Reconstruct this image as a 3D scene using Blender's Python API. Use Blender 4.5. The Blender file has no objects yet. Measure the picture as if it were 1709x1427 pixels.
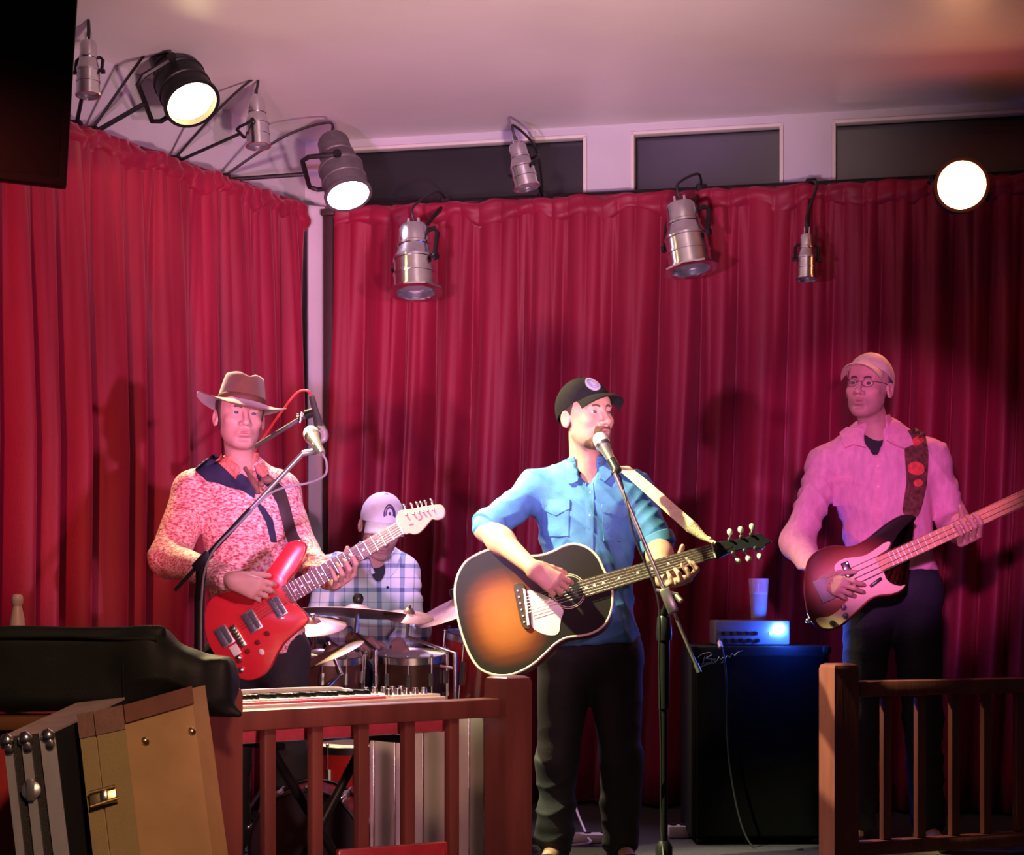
import bpy, bmesh, math, random
import numpy as np
from mathutils import Vector, Matrix
from mathutils.bvhtree import BVHTree
from mathutils.geometry import delaunay_2d_cdt

random.seed(7)
rng = np.random.default_rng(7)
SC = bpy.context.scene
COL = SC.collection

# ------------------------------------------------------------------ camera
FPX, CX, HY, EYE = 3000.0, 854.5, 1000.0, 0.957     # focal length (px), optical axis, horizon, lens height
cam_d = bpy.data.cameras.new('camera')
cam_d.sensor_width = 36.0
cam_d.lens = 36.0 * FPX / 1709.0
cam_d.shift_y = (HY - 713.5) / 1709.0
cam_d.clip_end = 60
cam = bpy.data.objects.new('camera', cam_d)
COL.objects.link(cam)
cam.location = (0, 0, EYE)
cam.rotation_euler = (math.pi / 2, 0, 0)
SC.camera = cam

# ------------------------------------------------------------------ world, exposure
world = bpy.data.worlds.new('world'); SC.world = world
world.use_nodes = True
world.node_tree.nodes['Background'].inputs[0].default_value = (0.55, 0.42, 0.6, 1)
world.node_tree.nodes['Background'].inputs[1].default_value = 0.03
SC.view_settings.view_transform = 'Standard'
SC.view_settings.look = 'None'
SC.view_settings.gamma = 1
SC.view_settings.use_curve_mapping = False
SC.view_settings.exposure = 0.1

def spot(name, loc, aim, power, color, angle=40, blend=0.5, radius=0.06):
    l = bpy.data.lights.new(name, 'SPOT')
    l.energy = power; l.color = color; l.spot_size = math.radians(angle); l.spot_blend = blend
    l.shadow_soft_size = radius
    o = bpy.data.objects.new(name, l); COL.objects.link(o)
    o.location = loc
    o.rotation_euler = (Vector(aim) - Vector(loc)).to_track_quat('-Z', 'Y').to_euler()
    return o

# front-of-house lamps on low stands among the audience: they throw upwards, so shadows climb the curtain and the ceiling is lit; added fill spots follow
spot('front_lamp_violet', (-0.95, 3.1, 1.42), (-0.15, 7.5, 2.00), 480, (0.86, 0.42, 0.98), 39, 0.7, 0.05)
spot('front_lamp_lavender', (1.15, 3.0, 1.42), (-0.85, 7.0, 1.72), 430, (0.90, 0.34, 0.66), 40, 0.7, 0.05)
spot('front_lamp_red', (-1.5, 2.6, 1.5), (-1.65, 7.2, 1.9), 400, (1.0, 0.15, 0.12), 34, 0.7, 0.05)
spot('bass_lamp_magenta', (0.7, 3.2, 1.5), (1.36, 6.7, 1.40), 430, (1.0, 0.24, 0.76), 19, 0.5, 0.05)
spot('drum_fill_blue', (0.22, 3.3, 1.45), (-0.55, 7.4, 1.06), 130, (0.62, 0.80, 1.0), 8, 0.5, 0.05)  # added fill with no visible source, brightens the drummer's plaid
spot('rail_fill_pink', (0.15, 2.2, 0.80), (-0.38, 5.0, 0.58), 120, (1.0, 0.42, 0.48), 30, 0.9, 0.08)  # added unseen fill for the railing and keyboard front
spot('ceiling_fill_pink', (0.3, 3.9, 1.2), (-0.1, 7.0, 3.2), 640, (1.0, 0.63, 0.64), 62, 1.0, 0.1)  # added uplight, an unseen helper that brightens the ceiling
# key light from high on the left wall, just outside the picture
spot('key_lantern_warm', (-1.52, 5.42, 2.95), (0.25, 5.95, 0.95), 1250, (0.98, 1.0, 0.50), 25.5, 0.35, 0.04)
spot('house_lamp', (0.3, 1.4, 2.9), (-0.9, 4.4, 0.4), 230, (1.0, 0.58, 0.34), 46, 0.8, 0.2)

# ------------------------------------------------------------------ helpers
def W(x, y, d):
    """world point seen at photo pixel (x, y) when it stands d metres away"""
    return np.array([(x - CX) / FPX * d, d, EYE + (HY - y) / FPX * d])
def V3(*a): return np.array(a, float)
def nrm(v): v = np.asarray(v, float); return v / np.linalg.norm(v)
CAMP = V3(0, 0, EYE)
def ray(x, y): return np.array([(x - CX) / FPX, 1.0, (HY - y) / FPX])

MATS = {}
def mat(name, color=(0.5, 0.5, 0.5), rough=0.5, metal=0.0, spec=0.5, var=0.0, vscale=20, bump=0.0, bscale=80,
        emit=None, estr=0.0, sheen=0.0, alpha=1.0, trans=0.0, coat=0.0, attr=None, aniso_noise=None):
    if name in MATS: return MATS[name]
    m = bpy.data.materials.new(name); m.use_nodes = True
    nt = m.node_tree; b = nt.nodes['Principled BSDF']
    c = (*color, 1)
    b.inputs['Base Color'].default_value = c
    b.inputs['Roughness'].default_value = rough
    b.inputs['Metallic'].default_value = metal
    b.inputs['Specular IOR Level'].default_value = spec
    b.inputs['Sheen Weight'].default_value = sheen
    b.inputs['Coat Weight'].default_value = coat
    b.inputs['Transmission Weight'].default_value = trans
    b.inputs['Alpha'].default_value = alpha
    tc = nt.nodes.new('ShaderNodeTexCoord')
    mp = nt.nodes.new('ShaderNodeMapping'); nt.links.new(tc.outputs['Object'], mp.inputs[0])
    if aniso_noise: mp.inputs['Scale'].default_value = aniso_noise
    src = None
    if attr:
        a = nt.nodes.new('ShaderNodeAttribute'); a.attribute_name = attr; src = a.outputs['Color']
    n = nt.nodes.new('ShaderNodeTexNoise'); n.inputs['Scale'].default_value = vscale; n.inputs['Detail'].default_value = 4
    nt.links.new(mp.outputs[0], n.inputs['Vector'])
    mx = nt.nodes.new('ShaderNodeMix'); mx.data_type = 'RGBA'; mx.blend_type = 'MULTIPLY'
    mx.inputs[0].default_value = 1.0
    if src: nt.links.new(src, mx.inputs[6])
    else: mx.inputs[6].default_value = c
    mr = nt.nodes.new('ShaderNodeMapRange')
    mr.inputs['From Min'].default_value = 0.3; mr.inputs['From Max'].default_value = 0.7
    mr.inputs['To Min'].default_value = 1 - max(var, 0.03); mr.inputs['To Max'].default_value = 1 + max(var, 0.03) * 0.5
    nt.links.new(n.outputs['Fac'], mr.inputs['Value']); nt.links.new(mr.outputs[0], mx.inputs[7])
    nt.links.new(mx.outputs[2], b.inputs['Base Color'])
    if bump:
        n2 = nt.nodes.new('ShaderNodeTexNoise'); n2.inputs['Scale'].default_value = bscale; n2.inputs['Detail'].default_value = 3
        nt.links.new(mp.outputs[0], n2.inputs['Vector'])
        bp = nt.nodes.new('ShaderNodeBump'); bp.inputs['Strength'].default_value = bump; bp.inputs['Distance'].default_value = 0.01
        nt.links.new(n2.outputs['Fac'], bp.inputs['Height']); nt.links.new(bp.outputs[0], b.inputs['Normal'])
    if emit:
        b.inputs['Emission Color'].default_value = (*emit, 1); b.inputs['Emission Strength'].default_value = estr
    MATS[name] = m
    return m

def nodes(m): return m.node_tree, m.node_tree.nodes['Principled BSDF']
def mathn(nt, op, a, b=None, c=None):
    n = nt.nodes.new('ShaderNodeMath'); n.operation = op
    for i, v in enumerate((a, b, c)):
        if v is None: continue
        if isinstance(v, (int, float)): n.inputs[i].default_value = v
        else: nt.links.new(v, n.inputs[i])
    return n.outputs[0]
def ramp(nt, fac, stops, interp='LINEAR'):
    r = nt.nodes.new('ShaderNodeValToRGB'); r.color_ramp.interpolation = interp
    e = r.color_ramp.elements
    while len(e) < len(stops): e.new(0.5)
    for i, (p, c) in enumerate(stops): e[i].position = p; e[i].color = (*c, 1)
    nt.links.new(fac, r.inputs[0]); return r.outputs[0]

# --- object linking: ORG keeps the world origin each object's mesh is measured from
ORG = {}
def tag(o, label=None, cat=None, group=None, kind=None):
    if label: o['label'] = label
    if cat: o['category'] = cat
    if group: o['group'] = group
    if kind: o['kind'] = kind
    return o
def thing(name, loc, label, cat, group=None, rot=None):
    o = bpy.data.objects.new(name, None); COL.objects.link(o)
    o.empty_display_size = 0.1
    o.location = loc
    if rot is not None:
        M = Matrix([list(r) for r in rot]).to_4x4(); M.translation = Vector(loc); o.matrix_world = M
        ORG[o.name] = np.zeros(3)             # rotated things take meshes in local space
    else:
        ORG[o.name] = np.array(loc, float)
    return tag(o, label, cat, group)
def link(name, V, F, m, parent=None, smooth=True, angle=40, org=None, mats=None, fmat=None, col=None):
    V = np.asarray(V, float)
    if parent is not None: o0 = ORG[parent.name]
    else: o0 = np.zeros(3) if org is None else np.asarray(org, float)
    me = bpy.data.meshes.new(name)
    if isinstance(F, np.ndarray):
        n4 = len(F); me.vertices.add(len(V)); me.vertices.foreach_set('co', (V - o0).astype(np.float32).ravel())
        me.loops.add(n4 * 4); me.loops.foreach_set('vertex_index', F.astype(np.int32).ravel())
        me.polygons.add(n4); me.polygons.foreach_set('loop_start', np.arange(0, n4 * 4, 4, dtype=np.int32))
        me.update(calc_edges=True)
    else: me.from_pydata((V - o0).tolist(), [], [list(map(int, f)) for f in F])
    for mm in (mats or [m]): me.materials.append(mm)
    if fmat is not None: me.polygons.foreach_set('material_index', np.asarray(fmat, dtype=np.int32))
    if smooth:
        me.polygons.foreach_set('use_smooth', np.ones(len(me.polygons), dtype=bool))
        if angle: me.set_sharp_from_angle(angle=math.radians(angle))
    if col is not None:
        a = me.color_attributes.new('Col', 'FLOAT_COLOR', 'POINT')
        a.data.foreach_set('color', np.c_[col, np.ones(len(col))].astype(np.float32).ravel())
    me.update()
    o = bpy.data.objects.new(name, me); COL.objects.link(o)
    if parent is not None: o.parent = parent; ORG[o.name] = o0
    else: o.location = o0; ORG[o.name] = o0
    return o

def frame_from(z, x=None):
    z = nrm(z)
    x = V3(1, 0, 0) if x is None else np.asarray(x, float)
    x = x - z * x.dot(z)
    if np.linalg.norm(x) < 1e-5: x = V3(0, 1, 0) - z * z[1]
    x = nrm(x); y = np.cross(z, x)
    return np.c_[x, y, z]

class MB:
    """collects shapes for ONE mesh"""
    def __init__(s): s.V = []; s.F = []; s.M = []; s.mi = 0
    def add(s, V, F):
        n = len(s.V); s.V += [tuple(v) for v in V]
        for f in F: s.F.append([i + n for i in f]); s.M.append(s.mi)
        return s
    def box(s, c, size, R=None, bev=0.0):
        c = np.asarray(c, float); h = np.asarray(size, float) / 2
        R = np.eye(3) if R is None else R
        if bev <= 0:
            P = [(x, y, z) for x in (-1, 1) for y in (-1, 1) for z in (-1, 1)]
            V = [c + R @ (np.array(p) * h) for p in P]
            F = [(0, 1, 3, 2), (4, 6, 7, 5), (0, 4, 5, 1), (2, 3, 7, 6), (0, 2, 6, 4), (1, 5, 7, 3)]
            return s.add(V, F)
        b = min(bev, *(h * 0.98))
        bm = bmesh.new(); bmesh.ops.create_cube(bm, size=2)
        for v in bm.verts: v.co = Vector(np.array(v.co) * h)
        bmesh.ops.bevel(bm, geom=bm.edges[:], offset=b, segments=2, profile=0.5, affect='EDGES')
        bm.verts.index_update()
        V = [c + R @ np.array(v.co) for v in bm.verts]; F = [[v.index for v in f.verts] for f in bm.faces]
        bm.free(); return s.add(V, F)
    def tube(s, path, r, n=10, caps=True, closed=False, flat=None):
        P = [np.asarray(p, float) for p in path]; m = len(P)
        rr = [r] * m if np.isscalar(r) else list(r)
        T = []
        for i in range(m):
            a = P[(i - 1) % m] if (i or closed) else P[0]
            b = P[(i + 1) % m] if (i < m - 1 or closed) else P[-1]
            T.append(nrm(b - a))
        x = frame_from(T[0])[:, 0]; V = []
        for i in range(m):
            x = nrm(x - T[i] * x.dot(T[i])); y = np.cross(T[i], x)
            for k in range(n):
                a = 2 * math.pi * k / n
                V.append(P[i] + rr[i] * (math.cos(a) * x + math.sin(a) * y))
        F = []
        for i in range(m if closed else m - 1):
            j = (i + 1) % m
            for k in range(n): F.append((i * n + k, i * n + (k + 1) % n, j * n + (k + 1) % n, j * n + k))
        if caps and not closed: F.append(tuple(range(n))[::-1]); F.append(tuple((m - 1) * n + k for k in range(n)))
        return s.add(V, F)
    def lathe(s, prof, c, axis, n=24, x=None, ex=1.0):
        """prof: list of (radius, height along axis)"""
        c = np.asarray(c, float); R = frame_from(axis, x); V = []; F = []
        for (r, h) in prof:
            for k in range(n):
                a = 2 * math.pi * k / n
                V.append(c + R @ np.array([r * math.cos(a), r * ex * math.sin(a), h]))
        m = len(prof)
        for i in range(m - 1):
            for k in range(n): F.append((i * n + k, i * n + (k + 1) % n, (i + 1) * n + (k + 1) % n, (i + 1) * n + k))
        if prof[0][0] > 1e-6: F.append(tuple(range(n))[::-1])
        if prof[-1][0] > 1e-6: F.append(tuple((m - 1) * n + k for k in range(n)))
        return s.add(V, F)
    def ball(s, c, r, n=12, R=None):
        r = np.array([r] * 3 if np.isscalar(r) else r, float); R = np.eye(3) if R is None else R
        V = []; F = []; m = n // 2
        for i in range(m + 1):
            t = math.pi * i / m
            for k in range(n):
                a = 2 * math.pi * k / n
                V.append(np.asarray(c) + R @ (r * np.array([math.sin(t) * math.cos(a), math.sin(t) * math.sin(a), math.cos(t)])))
        for i in range(m):
            for k in range(n): F.append((i * n + k, (i + 1) * n + k, (i + 1) * n + (k + 1) % n, i * n + (k + 1) % n))
        return s.add(V, F)
    def slab(s, outline, z0, z1, bev=0.0, steps=2):
        """outline (u,v) extruded from z0 to z1 (local w), rim rounded"""
        O = np.asarray(outline, float)
        if np.sum(O[:, 0] * np.roll(O[:, 1], -1) - np.roll(O[:, 0], -1) * O[:, 1]) < 0: O = O[::-1]
        e = np.roll(O, -1, 0) - np.roll(O, 1, 0)
        nn = np.c_[e[:, 1], -e[:, 0]]; nn /= np.linalg.norm(nn, axis=1)[:, None] + 1e-12
        rings = []
        if bev > 0:
            for i in range(steps + 1):
                a = math.pi / 2 * i / steps; rings.append((bev * (1 - math.sin(a)), z0 + bev * (1 - math.cos(a))))
            for i in range(steps + 1):
                a = math.pi / 2 * (1 - i / steps); rings.append((bev * (1 - math.sin(a)), z1 - bev * (1 - math.cos(a))))
        else: rings = [(0, z0), (0, z1)]
        n = len(O); V = []; F = []
        for (ins, z) in rings:
            Q = O - nn * ins
            V += [(q[0], q[1], z) for q in Q]
        for i in range(len(rings) - 1):
            for k in range(n): F.append((i * n + k, i * n + (k + 1) % n, (i + 1) * n + (k + 1) % n, (i + 1) * n + k))
        F.append(tuple(range(n))[::-1]); F.append(tuple((len(rings) - 1) * n + k for k in range(n)))
        return s.add(V, F)
    def build(s, name, m, parent=None, smooth=True, angle=40, org=None, mats=None):
        return link(name, s.V, s.F, m, parent, smooth, angle, org, mats, s.M if mats else None)

def spline(pts, n=6, closed=True):
    P = np.asarray(pts, float); m = len(P); out = []
    for i in range(m if closed else m - 1):
        p0 = P[(i - 1) % m] if (closed or i) else P[0]
        p1 = P[i]; p2 = P[(i + 1) % m]
        p3 = P[(i + 2) % m] if (closed or i < m - 2) else P[-1]
        for k in range(n):
            t = k / n
            out.append(0.5 * ((2 * p1) + (-p0 + p2) * t + (2 * p0 - 5 * p1 + 4 * p2 - p3) * t * t + (-p0 + 3 * p1 - 3 * p2 + p3) * t ** 3))
    if not closed: out.append(P[-1])
    return np.array(out)

# ------------------------------------------------------------------ implicit surfaces (bodies, clothes)
class Prim:
    __slots__ = ('f', 'op', 'k')
    def __init__(s, f, op='u', k=0.02): s.f = f; s.op = op; s.k = k
def vlen(q): return np.sqrt(np.einsum('ij,ij->i', q, q))
f32 = lambda v: np.asarray(v, np.float32)
def cone(a, b, ra, rb, k=0.02, op='u'):
    a = f32(a); b = f32(b); ab = b - a; L = np.float32(1 / max(float(ab.dot(ab)), 1e-9)); ra = np.float32(ra); dr = np.float32(rb - ra)
    def f(P):
        q = P - a; t = np.minimum(np.maximum((q @ ab) * L, np.float32(0)), np.float32(1))
        q -= t[:, None] * ab
        return vlen(q) - (ra + dr * t)
    return Prim(f, op, k)
def ell(c, r, R=None, k=0.02, op='u'):
    c = f32(c); r = f32(r); i1 = 1 / r; i2 = i1 * i1; R = None if R is None else f32(R)
    def f(P):
        q = P - c
        if R is not None: q = q @ R
        k0 = vlen(q * i1); k1 = vlen(q * i2) + np.float32(1e-9)
        return k0 * (k0 - 1) / k1
    return Prim(f, op, k)
def rbox(c, h, rad, R=None, k=0.02, op='u'):
    c = f32(c); h = f32(h) - np.float32(rad)
    def f(P):
        q = P - c
        if R is not None: q = q @ f32(R)
        q = np.abs(q) - h
        return vlen(np.maximum(q, np.float32(0))) + np.minimum(q.max(1), 0) - np.float32(rad)
    return Prim(f, op, k)
def half(c, n, k=0.004, op='s'):
    """half space on the side n points to"""
    c = f32(c); n = f32(nrm(n))
    return Prim(lambda P: -((P - c) @ n), op, k)
def loc(prims, C, R, scale=1.0):
    """move primitives given in a local frame into the world"""
    out = []; C = f32(C); R = f32(R); scale = np.float32(scale)
    for p in prims:
        out.append(Prim((lambda g: (lambda P: g(((P - C) @ R) / scale) * scale))(p.f), p.op, float(p.k * scale)))
    return out
def combine(d, v, op, k):
    if op == 's': v = -v
    h = np.maximum(np.float32(k) - np.abs(d - v), np.float32(0)) * np.float32(1 / k)
    h = h * h * np.float32(k * 0.25)
    return np.minimum(d, v) - h if op == 'u' else np.maximum(d, v) + h
def surface(prims, res, post=None, pad=0.02, bounds=None, margin=0.0):
    """sparse surface nets of the blended primitives -> verts, quads"""
    B = 10
    lo, hi = bounds
    lo = np.asarray(lo, float) - pad; hi = np.asarray(hi, float) + pad
    nb = np.ceil((hi - lo) / (res * B)).astype(int)
    dim = nb * B + 1
    g = np.stack(np.meshgrid(*[np.arange(k) for k in nb], indexing='ij'), -1).reshape(-1, 3)
    cen = f32(lo + (g * B + B / 2) * res)
    hd = B / 2 * res * 1.7321
    pv = np.stack([p.f(cen) for p in prims])
    d = np.full(len(cen), 10.0, np.float32)
    for p, v in zip(prims, pv): d = combine(d, v, p.op, p.k)
    act = np.abs(d) < hd * 1.15 + 0.004
    vol = np.full(dim, 1.0, np.float32)
    ar = np.arange(B + 1)
    off = np.stack(np.meshgrid(ar, ar, ar, indexing='ij'), -1).reshape(-1, 3)
    offp = f32(off * res)
    # inside blocks must be negative
    for gi in g[(~act) & (d < 0)]:
        x, y, z = gi * B; vol[x:x + B + 1, y:y + B + 1, z:z + B + 1] = -1
    for idx in np.nonzero(act)[0]:
        x, y, z = g[idx] * B
        P = offp + f32(lo + g[idx] * B * res)
        dd = np.full(len(P), 10.0, np.float32)
        for p, v in zip(prims, pv[:, idx]):
            if p.op in 'us' and v > hd * 1.25 + 2.0 * p.k: continue
            dd = combine(dd, p.f(P), p.op, p.k)
        vol[x:x + B + 1, y:y + B + 1, z:z + B + 1] = dd.reshape(B + 1, B + 1, B + 1)
    neg = vol < 0
    c = [neg[i:dim[0] - 1 + i, j:dim[1] - 1 + j, k:dim[2] - 1 + k] for i in (0, 1) for j in (0, 1) for k in (0, 1)]
    s = sum(a.astype(np.int8) for a in c)
    cells = np.argwhere((s > 0) & (s < 8))
    cid = np.full(np.array(dim) - 1, -1, np.int32); cid[tuple(cells.T)] = np.arange(len(cells))
    acc = np.zeros((len(cells), 3)); cnt = np.zeros(len(cells))
    cor = [np.array(q) for q in [(i, j, k) for i in (0, 1) for j in (0, 1) for k in (0, 1)]]
    vals = {tuple(q): vol[tuple((cells + q).T)] for q in cor}
    for q in cor:
        for ax in range(3):
            if q[ax]: continue
            q2 = q.copy(); q2[ax] = 1
            a = vals[tuple(q)].astype(float); b = vals[tuple(q2)].astype(float)
            m = (a < 0) != (b < 0)
            t = np.where(m, a / np.where(m, a - b, 1), 0)
            pt = q[None] + t[:, None] * (q2 - q)[None]
            acc += pt * m[:, None]; cnt += m
    verts = lo + (cells + acc / cnt[:, None]) * res
    quads = []
    for ax in range(3):
        o1, o2 = (ax + 1) % 3, (ax + 2) % 3
        sl0 = [slice(None)] * 3; sl1 = [slice(None)] * 3
        sl0[ax] = slice(0, dim[ax] - 1); sl1[ax] = slice(1, dim[ax])
        for o in (o1, o2): sl0[o] = slice(1, dim[o] - 1); sl1[o] = slice(1, dim[o] - 1)
        A = neg[tuple(sl0)]; Bn = neg[tuple(sl1)]
        e = np.argwhere(A != Bn); 
        if not len(e): continue
        flip = A[tuple(e.T)]
        base = e.copy(); base[:, o1] += 1; base[:, o2] += 1
        def at(d1, d2):
            q = base.copy(); q[:, o1] -= d1; q[:, o2] -= d2; return cid[tuple(q.T)]
        Q = np.stack([at(1, 1), at(0, 1), at(0, 0), at(1, 0)], 1)
        Q[~flip] = Q[~flip][:, ::-1]
        quads.append(Q)
    Q = np.concatenate(quads); Q = Q[(Q >= 0).all(1)]
    if post is not None:                       # folds and wrinkles: push the skin along its normals
        fn = np.cross(verts[Q[:, 2]] - verts[Q[:, 0]], verts[Q[:, 3]] - verts[Q[:, 1]]); vn = np.zeros_like(verts)
        for k in range(4):
            for c_ in range(3): vn[:, c_] += np.bincount(Q[:, k], fn[:, c_], len(verts))
        vn /= np.linalg.norm(vn, axis=1)[:, None] + 1e-12
        verts = verts - vn * post(verts)[:, None]
    return verts, Q
def wob(P, amp, f, seed=0):
    """cheap smooth noise"""
    r = np.random.default_rng(seed); d = np.zeros(len(P))
    for i in range(5):
        k = r.normal(size=3); k = k / np.linalg.norm(k) * f * (0.6 + 0.25 * i); ph = r.uniform(0, 6.28, 2)
        d += np.sin(P @ k + ph[0] + 1.3 * np.sin(P @ np.roll(k, 1) * 0.6 + ph[1])) / (1 + 0.5 * i)
    return amp * d / 2.2

def crease(P, amp, f, d, seed=0):
    """ridged folds running across direction d"""
    w = P @ (f32(nrm(d)) * f) + 1.4 * np.sin(P @ (np.roll(nrm(d), 1) * f * 0.45) + seed) + 0.9 * np.sin(P @ (np.roll(nrm(d), 2) * f * 0.6) + 2 * seed)
    return amp * (np.abs(np.sin(w)) ** 0.7 - 0.55) * (0.5 + 0.5 * np.sin(P @ V3(9, 7, 8) + seed * 3))
def bvh_of(*objs):
    VV = []; FF = []
    for o in objs:
        me = o.data; n = len(me.vertices); k = len(me.polygons); off = sum(len(v) for v in VV)
        co = np.empty(n * 3, np.float32); me.vertices.foreach_get('co', co); VV.append(co.reshape(-1, 3) + ORG[o.name])
        li = np.empty(k * 4, np.int32); me.loops.foreach_get('vertex_index', li); FF.append(li.reshape(-1, 4) + off)
    return BVHTree.FromPolygons(np.concatenate(VV).tolist(), np.concatenate(FF).tolist())
def decal(name, poly, bvh, m, parent, thick=0.004, step=5.0, dflt=6.2, smooth=True, maxd=None, mats=None):
    """cloth patch, pocket, strap or badge lying on a surface; outline given as seen in the photograph"""
    poly = np.asarray(poly, float)
    # densify the outline
    out = []
    for i in range(len(poly)):
        a, b = poly[i], poly[(i + 1) % len(poly)]; n = max(1, int(np.linalg.norm(b - a) / step))
        out += [a + (b - a) * k / n for k in range(n)]
    out = np.array(out); lo = out.min(0); hi = out.max(0)
    pts = []
    def inside(p):
        c = False; x, y = p
        for i in range(len(out)):
            x1, y1 = out[i]; x2, y2 = out[i - 1]
            if (y1 > y) != (y2 > y) and x < (x2 - x1) * (y - y1) / (y2 - y1) + x1: c = not c
        return c
    for x in np.arange(lo[0] + step * 0.5, hi[0], step):
        for y in np.arange(lo[1] + step * 0.5, hi[1], step):
            if inside((x, y)) and np.min(np.abs(out - (x, y)).max(1)) > step * 0.4: pts.append((x, y))
    allp = [Vector(p) for p in out] + [Vector(p) for p in pts]
    n = len(out)
    vs, es, fs, *_ = delaunay_2d_cdt(allp, [(i, (i + 1) % n) for i in range(n)], [], 1, 1e-4)
    T = []; N = []; last = dflt
    for v in vs:
        r = Vector(ray(v.x, v.y)); h = bvh.ray_cast(Vector(CAMP), r.normalized())
        p = h[0]; nn = h[1]
        if p is None or (maxd and abs(p.y - dflt) > maxd):
            q = Vector(CAMP) + r * last; hh = bvh.find_nearest(q); p, nn = q, hh[1]
            p = Vector((q.x, hh[0].y, q.z)) if abs(hh[0].y - dflt) < 0.4 else q
        else: last = p.y
        if nn.y > 0: nn = -nn
        T.append(np.array(p)); N.append(np.array(nn))
    T = np.array(T); N = np.array(N)
    # relax normals
    A = T + N * thick; Bk = T - N * 0.003
    F = [list(f) for f in fs]; k = len(T); FF = []
    for f in F:
        a, b, c = A[f[0]], A[f[1]], A[f[2]]
        if np.cross(b - a, c - a)[1] > 0: f = f[::-1]
        FF.append(f); FF.append([i + k for i in f[::-1]])
    cnt = {}
    for f in FF[::2]:
        for i in range(len(f)):
            e = (f[i], f[(i + 1) % len(f)]); cnt[e] = cnt.get(e, 0) + 1
    for (a, b) in list(cnt):
        if (b, a) not in cnt: FF.append([b, a, a + k, b + k])
    return link(name, np.r_[A, Bk], FF, m, parent, smooth, 50)
# ================================================================== THE ROOM
TB = 0.2235                                   # the back wall recedes a little to the left
def back(px, off=0.0):
    """plan point on the back curtain line (off metres in front of it) seen at pixel column px"""
    u = (px - CX) / FPX; d = (8.49 - off * 1.0247) / (1 + TB * u); return np.array([u * d, d])
EB = nrm([1, -TB]); NB = nrm([-TB, -1])
L0 = np.array([-1.76, 7.10]); L1 = np.array([-0.954, 8.69]); EL = nrm(L1 - L0); NL = np.array([EL[1], -EL[0]])
def left(px, off=0.0):
    u = (px - CX) / FPX; a = L0 + NL * off
    k = (u * a[1] - a[0]) / (EL[0] - u * EL[1]); return a + EL * k
CEIL = 3.205; CTOP = 2.84

m_wall = mat('wall_paint', (0.52, 0.49, 0.53), 0.7, var=0.06, vscale=3, bump=0.05, bscale=60)
m_ceil = mat('ceiling_paint', (0.70, 0.64, 0.62), 0.42, spec=0.35, var=0.08, vscale=1.4, bump=0.02, bscale=30)
m_trim = mat('cream_trim', (0.66, 0.60, 0.55), 0.55, var=0.06, vscale=8)
m_pane = mat('night_glass', (0.012, 0.012, 0.016), 0.18, spec=0.8, var=0.3, vscale=2.5)
m_stage = mat('stage_carpet', (0.022, 0.018, 0.024), 0.95, var=0.35, vscale=40, bump=0.3, bscale=300)
m_pubfloor = mat('pub_floor', (0.06, 0.03, 0.025), 0.6, var=0.3, vscale=8)

def quadprism(pts, z0, z1):
    n = len(pts); V = [(p[0], p[1], z0) for p in pts] + [(p[0], p[1], z1) for p in pts]
    F = [tuple(range(n))[::-1], tuple(range(n, 2 * n))] + [(i, (i + 1) % n, (i + 1) % n + n, i + n) for i in range(n)]
    return V, F
def struct(name, V, F, m, parent=None, org=None):
    o = link(name, V, F, m, parent, smooth=False, org=org)
    if parent is None: o['kind'] = 'structure'
    return o

# stage edge runs from front-left to back-right
RE = nrm([0.752, 0.659]); RN = np.array([-RE[1], RE[0]])
A0 = np.array([-0.712, 4.70])
def edge(px, off=0.0):
    """plan point on the railing line (off metres behind it)"""
    u = (px - CX) / FPX; a = A0 + RN * off
    k = (u * a[1] - a[0]) / (RE[0] - u * RE[1]); return a + RE * k
sp = [A0 - RE * 1.6 - RN * 0.16, A0 + RE * 5.6 - RN * 0.16, (4.2, 8.2), back(480, -0.4), (-1.5, 8.4), (-2.6, 6.3)]
struct('floor', *quadprism(sp[::1], -0.30, 0.0), m_stage)
struct('floor_audience', *quadprism([(-6, -1.5), (6, -1.5), (6, 9.6), (-6, 9.6)], -0.36, -0.302), m_pubfloor)
struct('ceiling', *quadprism([(-6, -1.5), (6, -1.5), (6, 9.6), (-6, 9.6)], CEIL, CEIL + 0.1), m_ceil)

WOFF = -0.13                                   # wall face behind the curtain
def seg(a, b, nrm2, z0, z1, th):
    a = np.asarray(a); b = np.asarray(b); n = np.asarray(nrm2)
    return quadprism([a, b, b - n * th, a - n * th], z0, z1)
mb = MB(); mb.add(*seg(back(430, WOFF), back(2300, WOFF), NB, -0.3, 2.80, 0.2))
mb.add(*seg(back(430, WOFF), back(2300, WOFF), NB, 3.165, CEIL, 0.2))
for a, b in ((430, 562), (980, 1052), (1308, 1388), (1980, 2300)): mb.add(*seg(back(a, WOFF), back(b, WOFF), NB, 2.80, 3.165, 0.2))
wb = struct('wall_back', mb.V, mb.F, m_wall)
mb = MB(); mb.add(*seg(L0 - EL * 6 - NL * 0.13, L1 + EL * 0.35 - NL * 0.13, NL, -0.3, CEIL, 0.2))
struct('wall_left', mb.V, mb.F, m_wall)
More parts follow.
